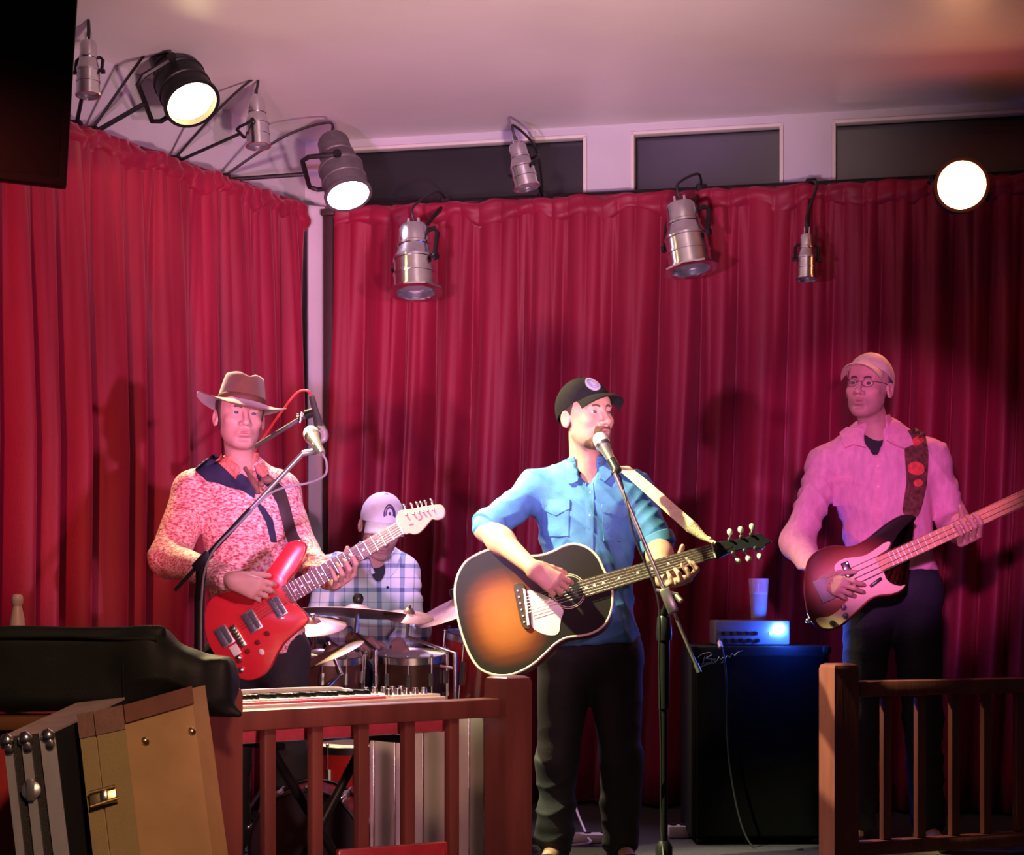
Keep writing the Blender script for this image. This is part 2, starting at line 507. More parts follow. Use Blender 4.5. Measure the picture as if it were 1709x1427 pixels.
# dark clerestory windows over the back curtain
for i, (a, b) in enumerate(((562, 980), (1052, 1308), (1388, 1980))):
    pa, pb = back(a, WOFF - 0.06), back(b, WOFF - 0.06)
    o = struct('window_%d' % (i + 1), *seg(pa, pb, NB, 2.80, 3.165, 0.01), m_pane, org=(*pa, 2.80))
    mb = MB()
    qa, qb = back(a, WOFF), back(b, WOFF)
    ang = frame_from(V3(0, 0, 1), V3(EB[0], EB[1], 0))
    c = (qa + qb) / 2; Lw = np.linalg.norm(qb - qa)
    mb.box((*(c - NB * 0.02), 3.158), (Lw, 0.06, 0.016), ang, 0.003)
    for q, sgn in ((qa, 1), (qb, -1)):
        mb.box((*(q + EB * sgn * 0.010 - NB * 0.02), 2.98), (0.018, 0.06, 0.36), ang, 0.003)
    mb.build('window_frame', m_trim, o)

# ------------------------------------------------------------------ curtains
m_velvet = mat('red_velvet', (0.25, 0.009, 0.036), 0.5, spec=0.3, var=0.25, vscale=5, bump=0.12, bscale=260, sheen=0.45,
               aniso_noise=(1, 1, 0.25))
nodes(m_velvet)[1].inputs['Sheen Tint'].default_value = (1.0, 0.25, 0.35, 1)
nodes(m_velvet)[1].inputs['Sheen Roughness'].default_value = 0.4
def fold_profile(L, wmin, wmax, amp, seed):
    r = np.random.default_rng(seed); xs = [0.0]; ys = []; sg = 1
    while xs[-1] < L + 0.2: xs.append(xs[-1] + r.uniform(wmin, wmax))
    for _ in xs: ys.append(sg * amp * r.uniform(0.35, 1.0)); sg = -sg
    xs = np.array(xs); ys = np.array(ys)
    def f(s):
        i = np.clip(np.searchsorted(xs, s) - 1, 0, len(xs) - 2)
        t = np.clip((s - xs[i]) / (xs[i + 1] - xs[i]), 0, 1)
        t = np.where(ys[i] > ys[i + 1], t ** 2.2, 1 - (1 - t) ** 2.2)        # rounded crests, sharp creases
        return ys[i] + (ys[i + 1] - ys[i]) * t
    return f
def curtain(name, a, b, n2, z0, z1, label, seed, lean=0.0):
    a = np.asarray(a, float); b = np.asarray(b, float); L = np.linalg.norm(b - a); e = (b - a) / L
    th = thing(name, (*((a + b) / 2), z0), label, 'curtain', 'red stage curtains')
    N = int(L / 0.005); zs = np.r_[np.linspace(z0, z1 - 0.25, 16), z1 - 0.18, z1 - 0.14, z1 - 0.10, z1 - 0.06, z1 - 0.03, z1]
    f1 = fold_profile(L + 1, 0.025, 0.06, 0.018, seed); f2 = fold_profile(L + 1, 0.045, 0.15, 0.105, seed + 1)
    f3 = fold_profile(L + 1, 0.02, 0.06, 0.009, seed + 2)
    s = np.linspace(0, L, N); V = []
    for z in zs:
        t = (z1 - z) / (z1 - z0); w = min(1, t * 2.2) ** 0.7
        sh = 0.03 * math.sin(2.2 * t + seed) + lean * t + 0.3
        o = f1(s + 0.3) * (1 - w) + f2(s + sh) * w * (0.8 + 0.45 * t) + f3(s + sh * 1.2) * w
        P = a + s[:, None] * e + (o + 0.02)[:, None] * n2
        V.append(np.c_[P, np.full(N, z)])
    M = len(zs); V = np.concatenate(V)
    F = [(i * N + k, i * N + k + 1, (i + 1) * N + k + 1, (i + 1) * N + k) for i in range(M - 1) for k in range(N - 1)]
    cl = link('drape', V, F, m_velvet, th, True, 0)
    md = cl.modifiers.new('thickness', 'SOLIDIFY'); md.thickness = 0.004; md.offset = -1
    # gathered heading: a soft band with a wavy lower hem
    rows = 7; V = []; r = np.random.default_rng(seed + 5)
    ph = r.uniform(0, 6, 3)
    for i in range(rows):
        t = i / (rows - 1)
        low = z1 - 0.105 + 0.018 * np.sin(s * 14 + ph[0]) + 0.012 * np.sin(s * 23 + ph[1])
        z = z1 + 0.006 * np.sin(s * 31 + ph[2]) + (low - z1) * t
        o = 0.028 + 0.016 * math.sin(math.pi * min(1, t * 1.1)) + f1(s * 1.0 + 0.3) * 0.45 + 0.008 * np.sin(s * 18 + 9 * t + ph[1])
        if i == rows - 1: o = o - 0.02
        V.append(np.c_[a + s[:, None] * e + o[:, None] * n2, z])
    V = np.concatenate(V)
    F = [((i + 1) * N + k, (i + 1) * N + k + 1, i * N + k + 1, i * N + k) for i in range(rows - 1) for k in range(N - 1)]
    hd = link('heading', V, F, m_velvet, th, True, 0)
    md = hd.modifiers.new('thickness', 'SOLIDIFY'); md.thickness = 0.005; md.offset = -1
    return th
curtain('curtain', L0 - EL * 1.1, left(506), NL, 0.015, CTOP, 'long red curtain on the left wall behind the hat-wearing guitarist', 11, 0.03)
curtain('curtain', back(556), back(2050), NB, 0.015, CTOP, 'long red curtain across the back wall under the dark windows', 29, 0.10)
# dark strip: shade at the edge of the back curtain put into colour
mb = MB(); c = (back(544, 0.02) + back(558, 0.02)) / 2
mb.box((*c, 1.4), (0.05, 0.07, 2.8), ang, 0.006); mb.box((*c, 2.815), (0.07, 0.09, 0.03), ang, 0.004)
o = mb.build('trim_1', mat('curtain_edge_shade', (0.035, 0.012, 0.014), 0.6, var=0.2), None); o['kind'] = 'structure'

# narrow white strip of wall between the two curtains
mb = MB(); a, b = left(514, 0.0), back(541, 0.01)
c = (a + b) / 2; e = nrm(b - a); mb.box((*c, 1.43), (np.linalg.norm(b - a) + 0.004, 0.02, 2.84), frame_from(V3(0, 0, 1), V3(e[0], e[1], 0)), 0.003)
o = mb.build('trim_2', m_wall, None); o['kind'] = 'structure'

# ================================================================== STAGE LANTERNS
m_chrome = mat('polished_can', (0.72, 0.72, 0.76), 0.22, 1.0, var=0.12, vscale=30)
m_black = mat('black_metal', (0.022, 0.020, 0.022), 0.45, 0.6, var=0.2, vscale=30)
m_grey = mat('grey_can', (0.13, 0.115, 0.12), 0.5, 0.4, var=0.2, vscale=25)
m_cord = mat('black_cord', (0.012, 0.012, 0.013), 0.55, var=0.1)
m_glassoff = mat('unlit_lens', (0.30, 0.31, 0.34), 0.15, 0.3, var=0.15, vscale=60)
def emis(name, c, s): return mat(name, (0.9, 0.85, 0.8), 0.4, emit=c, estr=s)

def bar_lights(name, pts, label, n2):
    mb = MB(); mb.tube(pts, 0.017, 10)
    th = thing(name, pts[0], label, 'lighting bar')
    mb.build('pipe', m_black, th)
    for k in range(6):
        p = pts[0] + (pts[1] - pts[0]) * (0.08 + 0.17 * k)
        b = MB(); b.box(p - V3(*n2, 0) * 0.025, (0.03, 0.06, 0.03), frame_from(V3(0, 0, 1), V3(-n2[1], n2[0], 0)), 0.004); b.build('wall_bracket', m_black, th)
lbar = [V3(*left(-120, -0.055), 2.855), V3(*left(515, -0.055), 2.855)]
bbar = [V3(*back(565, -0.05), 2.855), V3(*back(1990, -0.05), 2.855)]
bar_lights('lighting_bar', lbar, 'black lighting pipe above the left red curtain', NL)
bar_lights('lighting_bar', bbar, 'black lighting pipe along the top of the back curtain', NB)
def near(bar, p):
    a, b = bar; t = np.clip((p - a).dot(b - a) / (b - a).dot(b - a), 0, 1); return a + t * (b - a)

def par_can(center, axis, L, R, m, label, attach, lens=None, lens_col=None, frame=False, yoke_up=None, group='stage lanterns'):
    """center: middle of the lens; axis: beam direction"""
    ax = nrm(axis); c = np.asarray(center, float)
    th = thing('stage_lantern', c - ax * L, label, 'stage light', group)
    b = MB()
    b.lathe([(0.001, -L), (0.30 * R, -L), (0.60 * R, -0.985 * L), (0.70 * R, -0.93 * L), (0.72 * R, -0.72 * L), (0.78 * R, -0.70 * L), (0.78 * R, -0.67 * L),
             (0.74 * R, -0.655 * L), (0.93 * R, -0.50 * L), (1.0 * R, -0.47 * L), (1.0 * R, -0.44 * L), (0.96 * R, -0.43 * L),
             (0.96 * R, -0.26 * L), (1.01 * R, -0.25 * L), (1.01 * R, -0.22 * L), (0.97 * R, -0.21 * L), (0.98 * R, -0.03 * L), (1.06 * R, -0.02 * L), (1.06 * R, 0.02 * L),
             (0.93 * R, 0.02 * L), (0.91 * R, -0.10 * L), (0.02 * R, -0.12 * L), (0.001, -0.12 * L)], c, ax, 28)
    b.build('can', m, th, angle=30)
    g = MB(); g.lathe([(0.90 * R, -0.07 * L), (0.86 * R, -0.05 * L), (0.6 * R, -0.025 * L), (0.3 * R, -0.012 * L), (0.001, -0.008 * L)], c, ax, 28)
    ln = g.build('lens', lens or m_glassoff, th)
    for k in range(2):                          # terminal pins on the back cap
        g = MB(); F = frame_from(ax); q = c - ax * L + F[:, 0] * (0.22 * R * (1 if k else -1))
        g.tube([q + ax * 0.01, q - ax * 0.035], [0.10 * R, 0.08 * R], 10); g.build('terminal', m, th)
    if frame:
        g = MB(); F = frame_from(ax); n = 8
        for h0, h1 in ((0.02, 0.045),):
            ro, ri = 1.28 * R, 0.92 * R
            V = []; Fc = []
            for (rr, hh) in ((ro, h0 * L), (ro, h1 * L), (ri, h1 * L), (ri, h0 * L)):
                for k in range(n):
                    a = 2 * math.pi * (k + 0.5) / n; V.append(c + F @ np.array([rr * math.cos(a), rr * math.sin(a), hh]))
            for i in range(4):
                j = (i + 1) % 4
                for k in range(n): Fc.append((i * n + k, i * n + (k + 1) % n, j * n + (k + 1) % n, j * n + k))
            g.add(V, Fc)
        g.build('gel_frame', m, th, smooth=False)
    up = nrm(np.asarray(attach) - (c - ax * 0.45 * L)) if yoke_up is None else nrm(yoke_up)
    sd = np.cross(ax, up); sd = nrm(sd) if np.linalg.norm(sd) > 0.15 else frame_from(ax)[:, 0]
    up = nrm(up - sd * up.dot(sd))
    pv = c - ax * 0.42 * L; k = 1.25 * R; rad = 1.13 * R
    top = pv + up * k * 1.25
    g = MB()
    path = [pv + sd * rad, pv + sd * rad + up * k, pv + sd * rad * 0.8 + up * k * 1.25, top, pv - sd * rad * 0.8 + up * k * 1.25, pv - sd * rad + up * k, pv - sd * rad]
    w = 0.011 if R > 0.08 else 0.007
    g.tube(path, w, 6)
    yk = g.build('yoke', m_black, th)
    for s_ in (1, -1):
        g = MB(); g.lathe([(0.020 * (R / 0.11), 0), (0.020 * (R / 0.11), 0.016)], pv + sd * s_ * (rad - 0.002), sd * s_, 10); g.build('knob', m_black, th)
    at = np.asarray(attach, float)
    g = MB(); g.tube([top, top + (at - top) * 0.5, at], 0.010 if R > 0.08 else 0.007, 8)
    g.build('arm', m_black, th)
    g = MB(); g.box(at, (0.05, 0.045, 0.055), None, 0.008); g.build('clamp', m_black, th)
    q = c - ax * (L + 0.02); mid = (q + at) / 2 + V3(0.03, -0.02, 0.09)
    g = MB(); g.tube(spline([q, q - ax * 0.05 + V3(0, 0, 0.02), mid, at + V3(0, 0, 0.02)], 8, False), 0.006, 6); g.build('cable', m_cord, th)
    return th

warm_lens = emis('warm_lens', (1.0, 0.78, 0.34), 26)
pink_lens = emis('pink_lens', (1.0, 0.72, 0.95), 20)
red_lens = emis('orange_lens', (1.0, 0.52, 0.24), 30)
def on(bar, p, dz=0.0): return near(bar, p) + V3(0, 0, dz)

c1 = W(147, 158, 6.95); par_can(c1, (0.02, -0.1, -1), 0.215, 0.046, m_chrome, 'small silver stage light hanging beside the black screen', on(lbar, c1 + V3(0.05, .2, 0.1)), yoke_up=(0, 0.5, 1))
c2 = W(320, 172, 7.35); a2 = V3(0.42, -0.50, -0.76)
par_can(c2, a2, 0.34, 0.112, m_black, 'dark stage light with bright warm yellow lens above the left curtain', on(lbar, c2 + V3(-0.45, 0, 0)), warm_lens)
c3 = W(431, 243, 7.75); par_can(c3, (0.06, -0.12, -1), 0.215, 0.052, m_chrome, 'small silver stage light between the yellow and the pink-white lamps', on(lbar, c3 + V3(-0.25, 0, 0)))
c4 = W(581, 325, 8.05); a4 = V3(0.26, -0.42, -0.87)
par_can(c4, a4, 0.33, 0.103, m_grey, 'grey stage light with glowing pink-white lens in the corner', on(lbar, c4 + V3(-0.4, 0, 0)), pink_lens)
c5 = W(879, 312, 8.15); par_can(c5, (0.22, -0.10, -0.97), 0.205, 0.058, m_chrome, 'small tilted silver stage light in front of the first window', on(bbar, c5), yoke_up=(0.3, 0.5, 0.5))
c6 = W(694, 484, 8.1); par_can(c6, (0.04, -0.20, -0.98), 0.31, 0.100, m_chrome, 'large chrome stage light with eight-sided frame near the corner', on(bbar, c6), frame=True, yoke_up=(0.1, 0.4, 1))
c7 = W(1153, 446, 7.95); par_can(c7, (0.14, -0.16, -0.97), 0.30, 0.098, m_chrome, 'large tilted dark chrome stage light hanging under the second window', on(bbar, c7), frame=True, yoke_up=(0.1, 0.5, 1))
c8 = W(1346, 465, 7.9); par_can(c8, (-0.03, -0.12, -1), 0.20, 0.045, m_chrome, 'small silver stage light on a long black bracket below the window pier', on(bbar, c8), yoke_up=(0.1, 0.2, 1))
g = MB(); at8 = on(bbar, c8); g.tube([at8 + V3(0.02, -0.05, -0.14), at8 + V3(0.28, -0.10, -0.27)], 0.010, 8)
o = link('bracket_arm', g.V, g.F, m_black, None, org=at8 + V3(0.02, -0.05, -0.14)); tag(o, 'thin black bracket arm slanting down right of the small silver light', 'bracket')
c9 = W(1605, 309, 7.55); a9 = V3(-0.16, -0.95, -0.12)
par_can(c9, a9, 0.32, 0.108, m_black, 'stage light with glaring orange lens facing the room at right', on(bbar, c9), red_lens)

spot('warm_lantern_beam', c2 + nrm(a2) * 0.03, W(760, 900, 6.1), 650, (1.0, 0.80, 0.40), 58, 0.5, 0.05)
spot('pink_lantern_beam', c4 + nrm(a4) * 0.03, W(700, 1050, 6.8), 200, (0.85, 0.62, 1.0), 60, 0.7, 0.05)
spot('orange_lantern_beam', c9 + nrm(a9) * 0.03, W(1480, 1050, 5.9), 70, (1.0, 0.25, 0.10), 50, 0.8, 0.05)
def glow(name, loc, power, color, r=0.02):
    l = bpy.data.lights.new(name, 'POINT'); l.energy = power; l.color = color; l.shadow_soft_size = r
    o = bpy.data.objects.new(name, l); COL.objects.link(o); o.location = loc; return o
glow('orange_lantern_spill', c9 + nrm(a9) * 0.10, 3, (1.0, 0.16, 0.05), 0.05)
# ================================================================== INSTRUMENTS AND GEAR
class Plane:
    """a flat instrument: U along the neck, V across it, N out of its face"""
    def __init__(s, O, imgdir, n):
        s.O = np.asarray(O, float); s.N = nrm(n)
        dx, dz = imgdir; t = V3(dx, -(dx * s.N[0] + dz * s.N[2]) / s.N[1], dz)
        s.U = nrm(t); s.Vv = np.cross(s.N, s.U); s.R = np.c_[s.U, s.Vv, s.N]
    def uv(s, x, y, w=0.0):
        r = ray(x, y); o = s.O + s.N * w; k = (o - CAMP).dot(s.N) / r.dot(s.N)
        q = CAMP + r * k - s.O; return np.array([q.dot(s.U), q.dot(s.Vv)])
    def poly(s, pts, w=0.0): return np.array([s.uv(x, y, w) for x, y in pts])
    def world(s, u, v, w): return s.O + s.R @ np.array([u, v, w])

m_fret = mat('fret_wire', (0.75, 0.70, 0.60), 0.3, 1.0)
m_string = mat('steel_string', (0.8, 0.76, 0.68), 0.3, 1.0)
m_ebony = mat('dark_fretboard', (0.06, 0.032, 0.024), 0.45, var=0.3, vscale=60, aniso_noise=(0.2, 1, 1))
m_rose = mat('rosewood_board', (0.16, 0.075, 0.06), 0.45, var=0.3, vscale=60, aniso_noise=(0.2, 1, 1))
m_maple = mat('maple_neck', (0.66, 0.36, 0.12), 0.4, var=0.25, vscale=40, aniso_noise=(0.3, 1, 1), coat=0.3)
m_bind = mat('cream_binding', (0.80, 0.70, 0.48), 0.35)
m_mother = mat('pearl_inlay', (0.85, 0.84, 0.80), 0.25)
m_nickel = mat('nickel', (0.78, 0.76, 0.74), 0.25, 1.0, var=0.1)
m_plastic_b = mat('black_plastic', (0.014, 0.014, 0.015), 0.32)

def add_neck(root, pl, top0, bot0, top1, bot1, m_board, m_neck, nfret, thick=0.014, total=None, w0=0.004, dots=True, r_str=0.0006, nstr=6,
             bridge_u=None, str_w=0.012, binding=False, scale_l=None):
    a = pl.poly([top0, bot0, bot1, top1], w0 + 0.004)
    g = MB(); g.slab(a, w0 - 0.001, w0 + 0.007, 0.001, 1); fb = g.build('fretboard', m_board, root, angle=30)
    mid0 = (a[0] + a[1]) / 2; mid1 = (a[2] + a[3]) / 2; L = np.linalg.norm(mid1 - mid0); e = (mid1 - mid0) / L; n = np.array([-e[1], e[0]])
    h0 = abs((a[0] - a[1]).dot(n)) / 2; h1 = abs((a[3] - a[2]).dot(n)) / 2
    hw = lambda t: h0 + (h1 - h0) * t
    # neck shaft: half round behind the board
    V = []; F = []; S = 14; K = 8
    for i in range(S + 1):
        t = i / S; c = mid0 + e * L * t
        for k in range(K + 1):
            ang = math.pi * k / K; q = c + n * hw(t) * math.cos(ang)
            V.append((q[0], q[1], w0 - 0.001 - (thick + 0.004 * (1 - t)) * math.sin(ang)))
    for i in range(S):
        for k in range(K): F.append((i * (K + 1) + k, i * (K + 1) + k + 1, (i + 1) * (K + 1) + k + 1, (i + 1) * (K + 1) + k))
        F.append((i * (K + 1) + K, i * (K + 1), (i + 1) * (K + 1), (i + 1) * (K + 1) + K))
    F.append(tuple(range(K + 1))); F.append(tuple(S * (K + 1) + k for k in range(K + 1))[::-1])
    link('neck', V, F, m_neck, root)
    # frets from the nut towards the body
    total = total or scale_l or L * 1.55
    for k in range(1, nfret + 1):
        d = total * (1 - 2 ** (-k / 12))
        if d > L - 0.004: break
        t = 1 - d / L; c = mid0 + e * L * t; g = MB()
        g.tube([(*(c + n * hw(t) * 0.98), w0 + 0.0072), (*(c - n * hw(t) * 0.98), w0 + 0.0072)], 0.0013, 6)
        g.build('fret', m_fret, fb)
    if dots:
        for k in (3, 5, 7, 9, 12, 15, 17, 19):
            d = total * (1 - 2 ** (-(k - 0.5) / 12)); 
            if d > L - 0.01: break
            t = 1 - d / L; c = mid0 + e * L * t
            g = MB(); g.lathe([(0.0045, w0 + 0.0066), (0.0045, w0 + 0.0076), (0.001, w0 + 0.0077)], (*c, 0), (0, 0, 1), 10); g.build('inlay', m_mother, fb)
    g = MB(); c = mid1 + e * 0.003
    g.box((*c, w0 + 0.005), (0.006, 2 * h1, 0.009), frame_from((0, 0, 1), (e[0], e[1], 0)), 0.001); g.build('nut', m_mother, root)
    if bridge_u is not None:
        b = mid0 + e * bridge_u
        for k in range(nstr):
            v = (k / (nstr - 1) - 0.5) * 2
            p0 = b + n * v * str_w * 2.2; p1 = mid1 + n * v * h1 * 0.82
            g = MB(); g.tube([(*p0, w0 + 0.012), (*p1, w0 + 0.0105)], r_str * (1.6 - 0.9 * k / (nstr - 1)), 5); g.build('string', m_string, root)
    return dict(mid0=mid0, mid1=mid1, e=e, n=n, L=L, h0=h0, h1=h1)

# ---------------------------------------------------------- acoustic guitar (singer)
AC = Plane(W(925, 1000, 5.98), (1.0, 0.255), (-0.17, -1.0, 0.16))
m_burst = mat('acoustic_sunburst', (0.4, 0.15, 0.03), 0.40, spec=0.25)
nt, b = nodes(m_burst)
tc = nt.nodes.new('ShaderNodeTexCoord'); sx = nt.nodes.new('ShaderNodeSeparateXYZ'); nt.links.new(tc.outputs['Object'], sx.inputs[0])
# warm glow centred behind the bridge, darkening to the rim (the finish itself is a sunburst)
cu, cv = AC.uv(835, 1035)
du = mathn(nt, 'DIVIDE', mathn(nt, 'SUBTRACT', sx.outputs[0], float(cu) + 0.02), 0.155)
dv = mathn(nt, 'DIVIDE', mathn(nt, 'SUBTRACT', sx.outputs[1], float(cv) + 0.005), 0.185)
rr = mathn(nt, 'SQRT', mathn(nt, 'ADD', mathn(nt, 'POWER', mathn(nt, 'ABSOLUTE', du), 2.4), mathn(nt, 'POWER', mathn(nt, 'ABSOLUTE', dv), 2.4)))
ns = nt.nodes.new('ShaderNodeTexNoise'); ns.inputs['Scale'].default_value = 9; ns.inputs['Detail'].default_value = 5
mp = nt.nodes.new('ShaderNodeMapping'); mp.inputs['Scale'].default_value = (0.4, 6, 1); nt.links.new(tc.outputs['Object'], mp.inputs[0]); nt.links.new(mp.outputs[0], ns.inputs['Vector'])
rr = mathn(nt, 'ADD', rr, mathn(nt, 'MULTIPLY', mathn(nt, 'SUBTRACT', ns.outputs['Fac'], 0.5), 0.10))
rcol = ramp(nt, rr, [(0.0, (0.36, 0.125, 0.03)), (0.40, (0.30, 0.085, 0.02)), (0.68, (0.11, 0.026, 0.009)), (0.9, (0.022, 0.012, 0.009)), (1.0, (0.014, 0.011, 0.009))])
nt.links.new(rcol, b.inputs['Base Color'])
m_mahog = mat('mahogany_side', (0.20, 0.055, 0.028), 0.3, var=0.3, vscale=12, coat=0.4)
ac_px = [(1019, 975), (1006, 948), (998, 931), (983, 916), (961, 908), (942, 911), (923, 920), (905, 926), (886, 928), (866, 925), (845, 918), (819, 917),
         (797, 925), (777, 938), (764, 960), (759, 985), (761, 1011), (766, 1039), (774, 1067), (785, 1094), (800, 1115), (821, 1125), (845, 1127), (867, 1121),
         (890, 1108), (909, 1091), (927, 1074), (946, 1064), (968, 1061), (989, 1056), (1006, 1045), (1017, 1028), (1022, 1003)]
rt = thing('acoustic_guitar', AC.O, 'brown sunburst acoustic guitar with cream edging held by the man in the black cap', 'guitar', rot=AC.R)
ol = spline(AC.poly(ac_px), 4)
g = MB(); g.slab(ol, -0.095, -0.002, 0.004, 1); g.build('sides', m_mahog, rt)
e_ = np.roll(ol, -1, 0) - np.roll(ol, 1, 0); cw = np.sum(ol[:, 0] * np.roll(ol[:, 1], -1) - np.roll(ol[:, 0], -1) * ol[:, 1]) < 0
nn_ = np.c_[e_[:, 1], -e_[:, 0]] / np.linalg.norm(e_, axis=1)[:, None] * (-1 if cw else 1)
g = MB(); g.slab(ol - nn_ * 0.004, -0.004, 0.0015, 0.001, 1); topo = g.build('top', m_burst, rt)
g = MB(); g.tube([(*p, -0.0015) for p in ol], 0.0042, 8, closed=True); g.build('binding', m_bind, rt)
hc = AC.uv(949, 987)
g = MB(); g.lathe([(0.049, 0.0016), (0.049, 0.0022), (0.001, 0.0023)], (*hc, 0), (0, 0, 1), 32); g.build('sound_hole', m_plastic_b, rt)
for r0 in (0.0525, 0.058):
    g = MB(); g.tube([(hc[0] + r0 * math.cos(a), hc[1] + r0 * math.sin(a), 0.0016) for a in np.linspace(0, 2 * math.pi, 40)[:-1]], 0.0011, 6, closed=True); g.build('rosette', m_bind, rt)
m_pg = mat('glare_pickguard', (0.80, 0.80, 0.70), 0.18, coat=0.5, var=0.12, vscale=14)  # lamp glare on the guard put into its pale colour
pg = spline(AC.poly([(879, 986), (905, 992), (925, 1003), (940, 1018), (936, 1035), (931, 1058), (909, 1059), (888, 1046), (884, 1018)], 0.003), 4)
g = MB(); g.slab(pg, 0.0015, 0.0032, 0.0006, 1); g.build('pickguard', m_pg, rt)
br = spline(AC.poly([(858, 976), (872, 974), (878, 985), (884, 1010), (886, 1045), (878, 1050), (870, 1040), (862, 1005)], 0.008), 3)
g = MB(); g.slab(br, 0.001, 0.010, 0.002, 1); bro = g.build('bridge', m_ebony, rt)
for k in range(6):
    p = AC.uv(864 + k * 2.2, 986 + k * 10.5, 0.01); g = MB(); g.ball((*p, 0.0105), 0.0035, 8); g.build('bridge_pin', m_mother, bro)
sd = AC.poly([(873, 982), (877, 984), (884, 1043), (880, 1044)], 0.01); g = MB(); g.slab(sd, 0.009, 0.013, 0.0005, 1); g.build('saddle', m_mother, bro)
NK = add_neck(rt, AC, (964, 970), (978, 997), (1186, 908), (1193, 932), m_ebony, m_mahog, 20, thick=0.018, scale_l=0.66, bridge_u=-0.19, str_w=0.012)
hs = spline(AC.poly([(1188, 908), (1202, 904), (1221, 902), (1248, 896), (1268, 890), (1276, 897), (1288, 903), (1277, 910), (1273, 916), (1255, 915), (1224, 920), (1208, 927), (1194, 932)]), 3)
g = MB(); g.slab(hs, -0.012, 0.003, 0.0015, 1); hso = g.build('headstock', mat('headstock_black', (0.02, 0.02, 0.026), 0.25, coat=0.4), rt)
lg = AC.poly([(1203, 917), (1218, 912), (1222, 910), (1221, 914), (1206, 920)], 0.003); g = MB(); g.slab(spline(lg, 3), 0.002, 0.0042, 0.0004, 1); g.build('truss_cover', m_plastic_b, hso)
for (bx, by, px_, py_) in ((1218, 888, 1218, 900), (1236, 884, 1237, 896), (1255, 879, 1254, 892), (1231, 936, 1224, 923), (1249, 932, 1243, 919), (1268, 928, 1261, 915)):
    p = AC.uv(px_, py_, 0.003); q = AC.uv(bx, by, -0.005)
    g = MB(); g.lathe([(0.007, 0.002), (0.007, 0.005), (0.004, 0.006), (0.004, 0.014), (0.001, 0.0145)], (*p, 0), (0, 0, 1), 12); g.tube([(*p, -0.006), (*q, -0.006)], 0.003, 8)
    tn = g.build('tuner', m_nickel, rt)
    g = MB(); g.ball((*q, -0.006), (0.0095, 0.012, 0.006), 12); g.build('tuner_button', m_mother, tn)
# cream strap tied to the headstock, over his left shoulder: built after the shirt

# ---------------------------------------------------------- red electric guitar (hat-wearing man)
EG = Plane(W(430, 1040, 6.02), (0.85, 0.53), (-0.06, -1.0, 0.06))
m_red = mat('red_lacquer', (0.72, 0.03, 0.045), 0.25, coat=0.5, var=0.1, vscale=10)
rt = thing('electric_guitar', EG.O, 'bright red electric guitar with three pickups held by the man in the brown hat', 'guitar', rot=EG.R)
eg_px = [(510, 911), (505, 904), (496, 901), (480, 906), (465, 926), (446, 951), (420, 970), (392, 983), (360, 993), (345, 1009), (340, 1035), (345, 1068), (360, 1096), (383, 1121),
         (407, 1135), (430, 1132), (449, 1116), (462, 1091), (475, 1071), (493, 1055), (510, 1041), (513, 1030), (505, 1018), (492, 1006), (478, 975), (493, 953), (506, 930)]
ol = spline(EG.poly(eg_px), 4)
g = MB(); g.slab(ol, -0.042, 0.0, 0.006, 2); g.build('body', m_red, rt)
m_pick = mat('pickup_cover', (0.10, 0.11, 0.15), 0.3, var=0.1, coat=0.3)
m_silver = mat('satin_plate', (0.55, 0.52, 0.55), 0.35, 0.8, var=0.1)
for (x, y, w_, h_) in ((464, 1013, 0.040, 0.072), (421, 1037, 0.046, 0.074), (375, 1062, 0.046, 0.070)):
    p = EG.uv(x, y)
    g = MB(); g.box((*p, 0.003), (w_, h_, 0.008), None, 0.002); ring = g.build('pickup', m_silver, rt)
    for s_ in (-1, 1):
        g = MB(); g.box((p[0] + s_ * w_ * 0.22, p[1], 0.009), (w_ * 0.36, h_ * 0.86, 0.007), None, 0.002); g.build('pickup_bobbin', m_pick, ring)
p = EG.uv(398, 1062); g = MB(); g.box((*p, 0.005), (0.022, 0.082, 0.011), None, 0.002)
br_ = g.build('bridge', m_nickel, rt)
for k in range(6):
    g = MB(); g.box((p[0] - 0.002, p[1] - 0.030 + 0.012 * k, 0.012), (0.018, 0.008, 0.006), None, 0.001); g.build('saddle', m_nickel, br_)
p = EG.uv(393, 1085); g = MB(); g.box((*p, 0.003), (0.030, 0.038, 0.006), None, 0.003); g.build('tailpiece', m_mother, rt)
for (x, y) in ((447, 1057), (431, 1072), (414, 1087), (400, 1103)):
    p = EG.uv(x, y); g = MB(); g.lathe([(0.0085, 0.0), (0.0085, 0.003), (0.007, 0.012), (0.001, 0.0125)], (*p, 0), (0, 0, 1), 14); g.build('knob', mat('dark_knob', (0.16, 0.02, 0.03), 0.3), rt)
p = EG.uv(437, 1088); g = MB(); g.ball((*p, 0.002), (0.009, 0.012, 0.003), 10); g.build('jack_plate', m_mother, rt)
for (x, y) in ((403, 1118), (399, 1098)):
    p = EG.uv(x, y); g = MB(); g.lathe([(0.009, 0), (0.010, 0.012), (0.004, 0.016), (0.001, 0.016)], (*p, -0.002), (0, 0, 1), 10); g.build('switch', m_nickel, rt)
add_neck(rt, EG, (471, 979), (488, 1007), (661, 872), (674, 892), m_rose, m_maple, 22, thick=0.016, scale_l=0.62, bridge_u=-0.185, str_w=0.0115)
m_pale = mat('pale_headstock', (0.40, 0.22, 0.20), 0.7, spec=0.1)
hs = EG.poly([(661, 871), (664, 858), (668, 852), (689, 849), (710, 845), (734, 842), (742, 849), (743, 859), (738, 866), (728, 868), (721, 867), (714, 875), (707, 883), (699, 890), (690, 892), (683, 890), (675, 891)])
g = MB(); g.slab(spline(hs, 3), -0.012, 0.003, 0.0015, 1); hso = g.build('headstock', m_pale, rt)
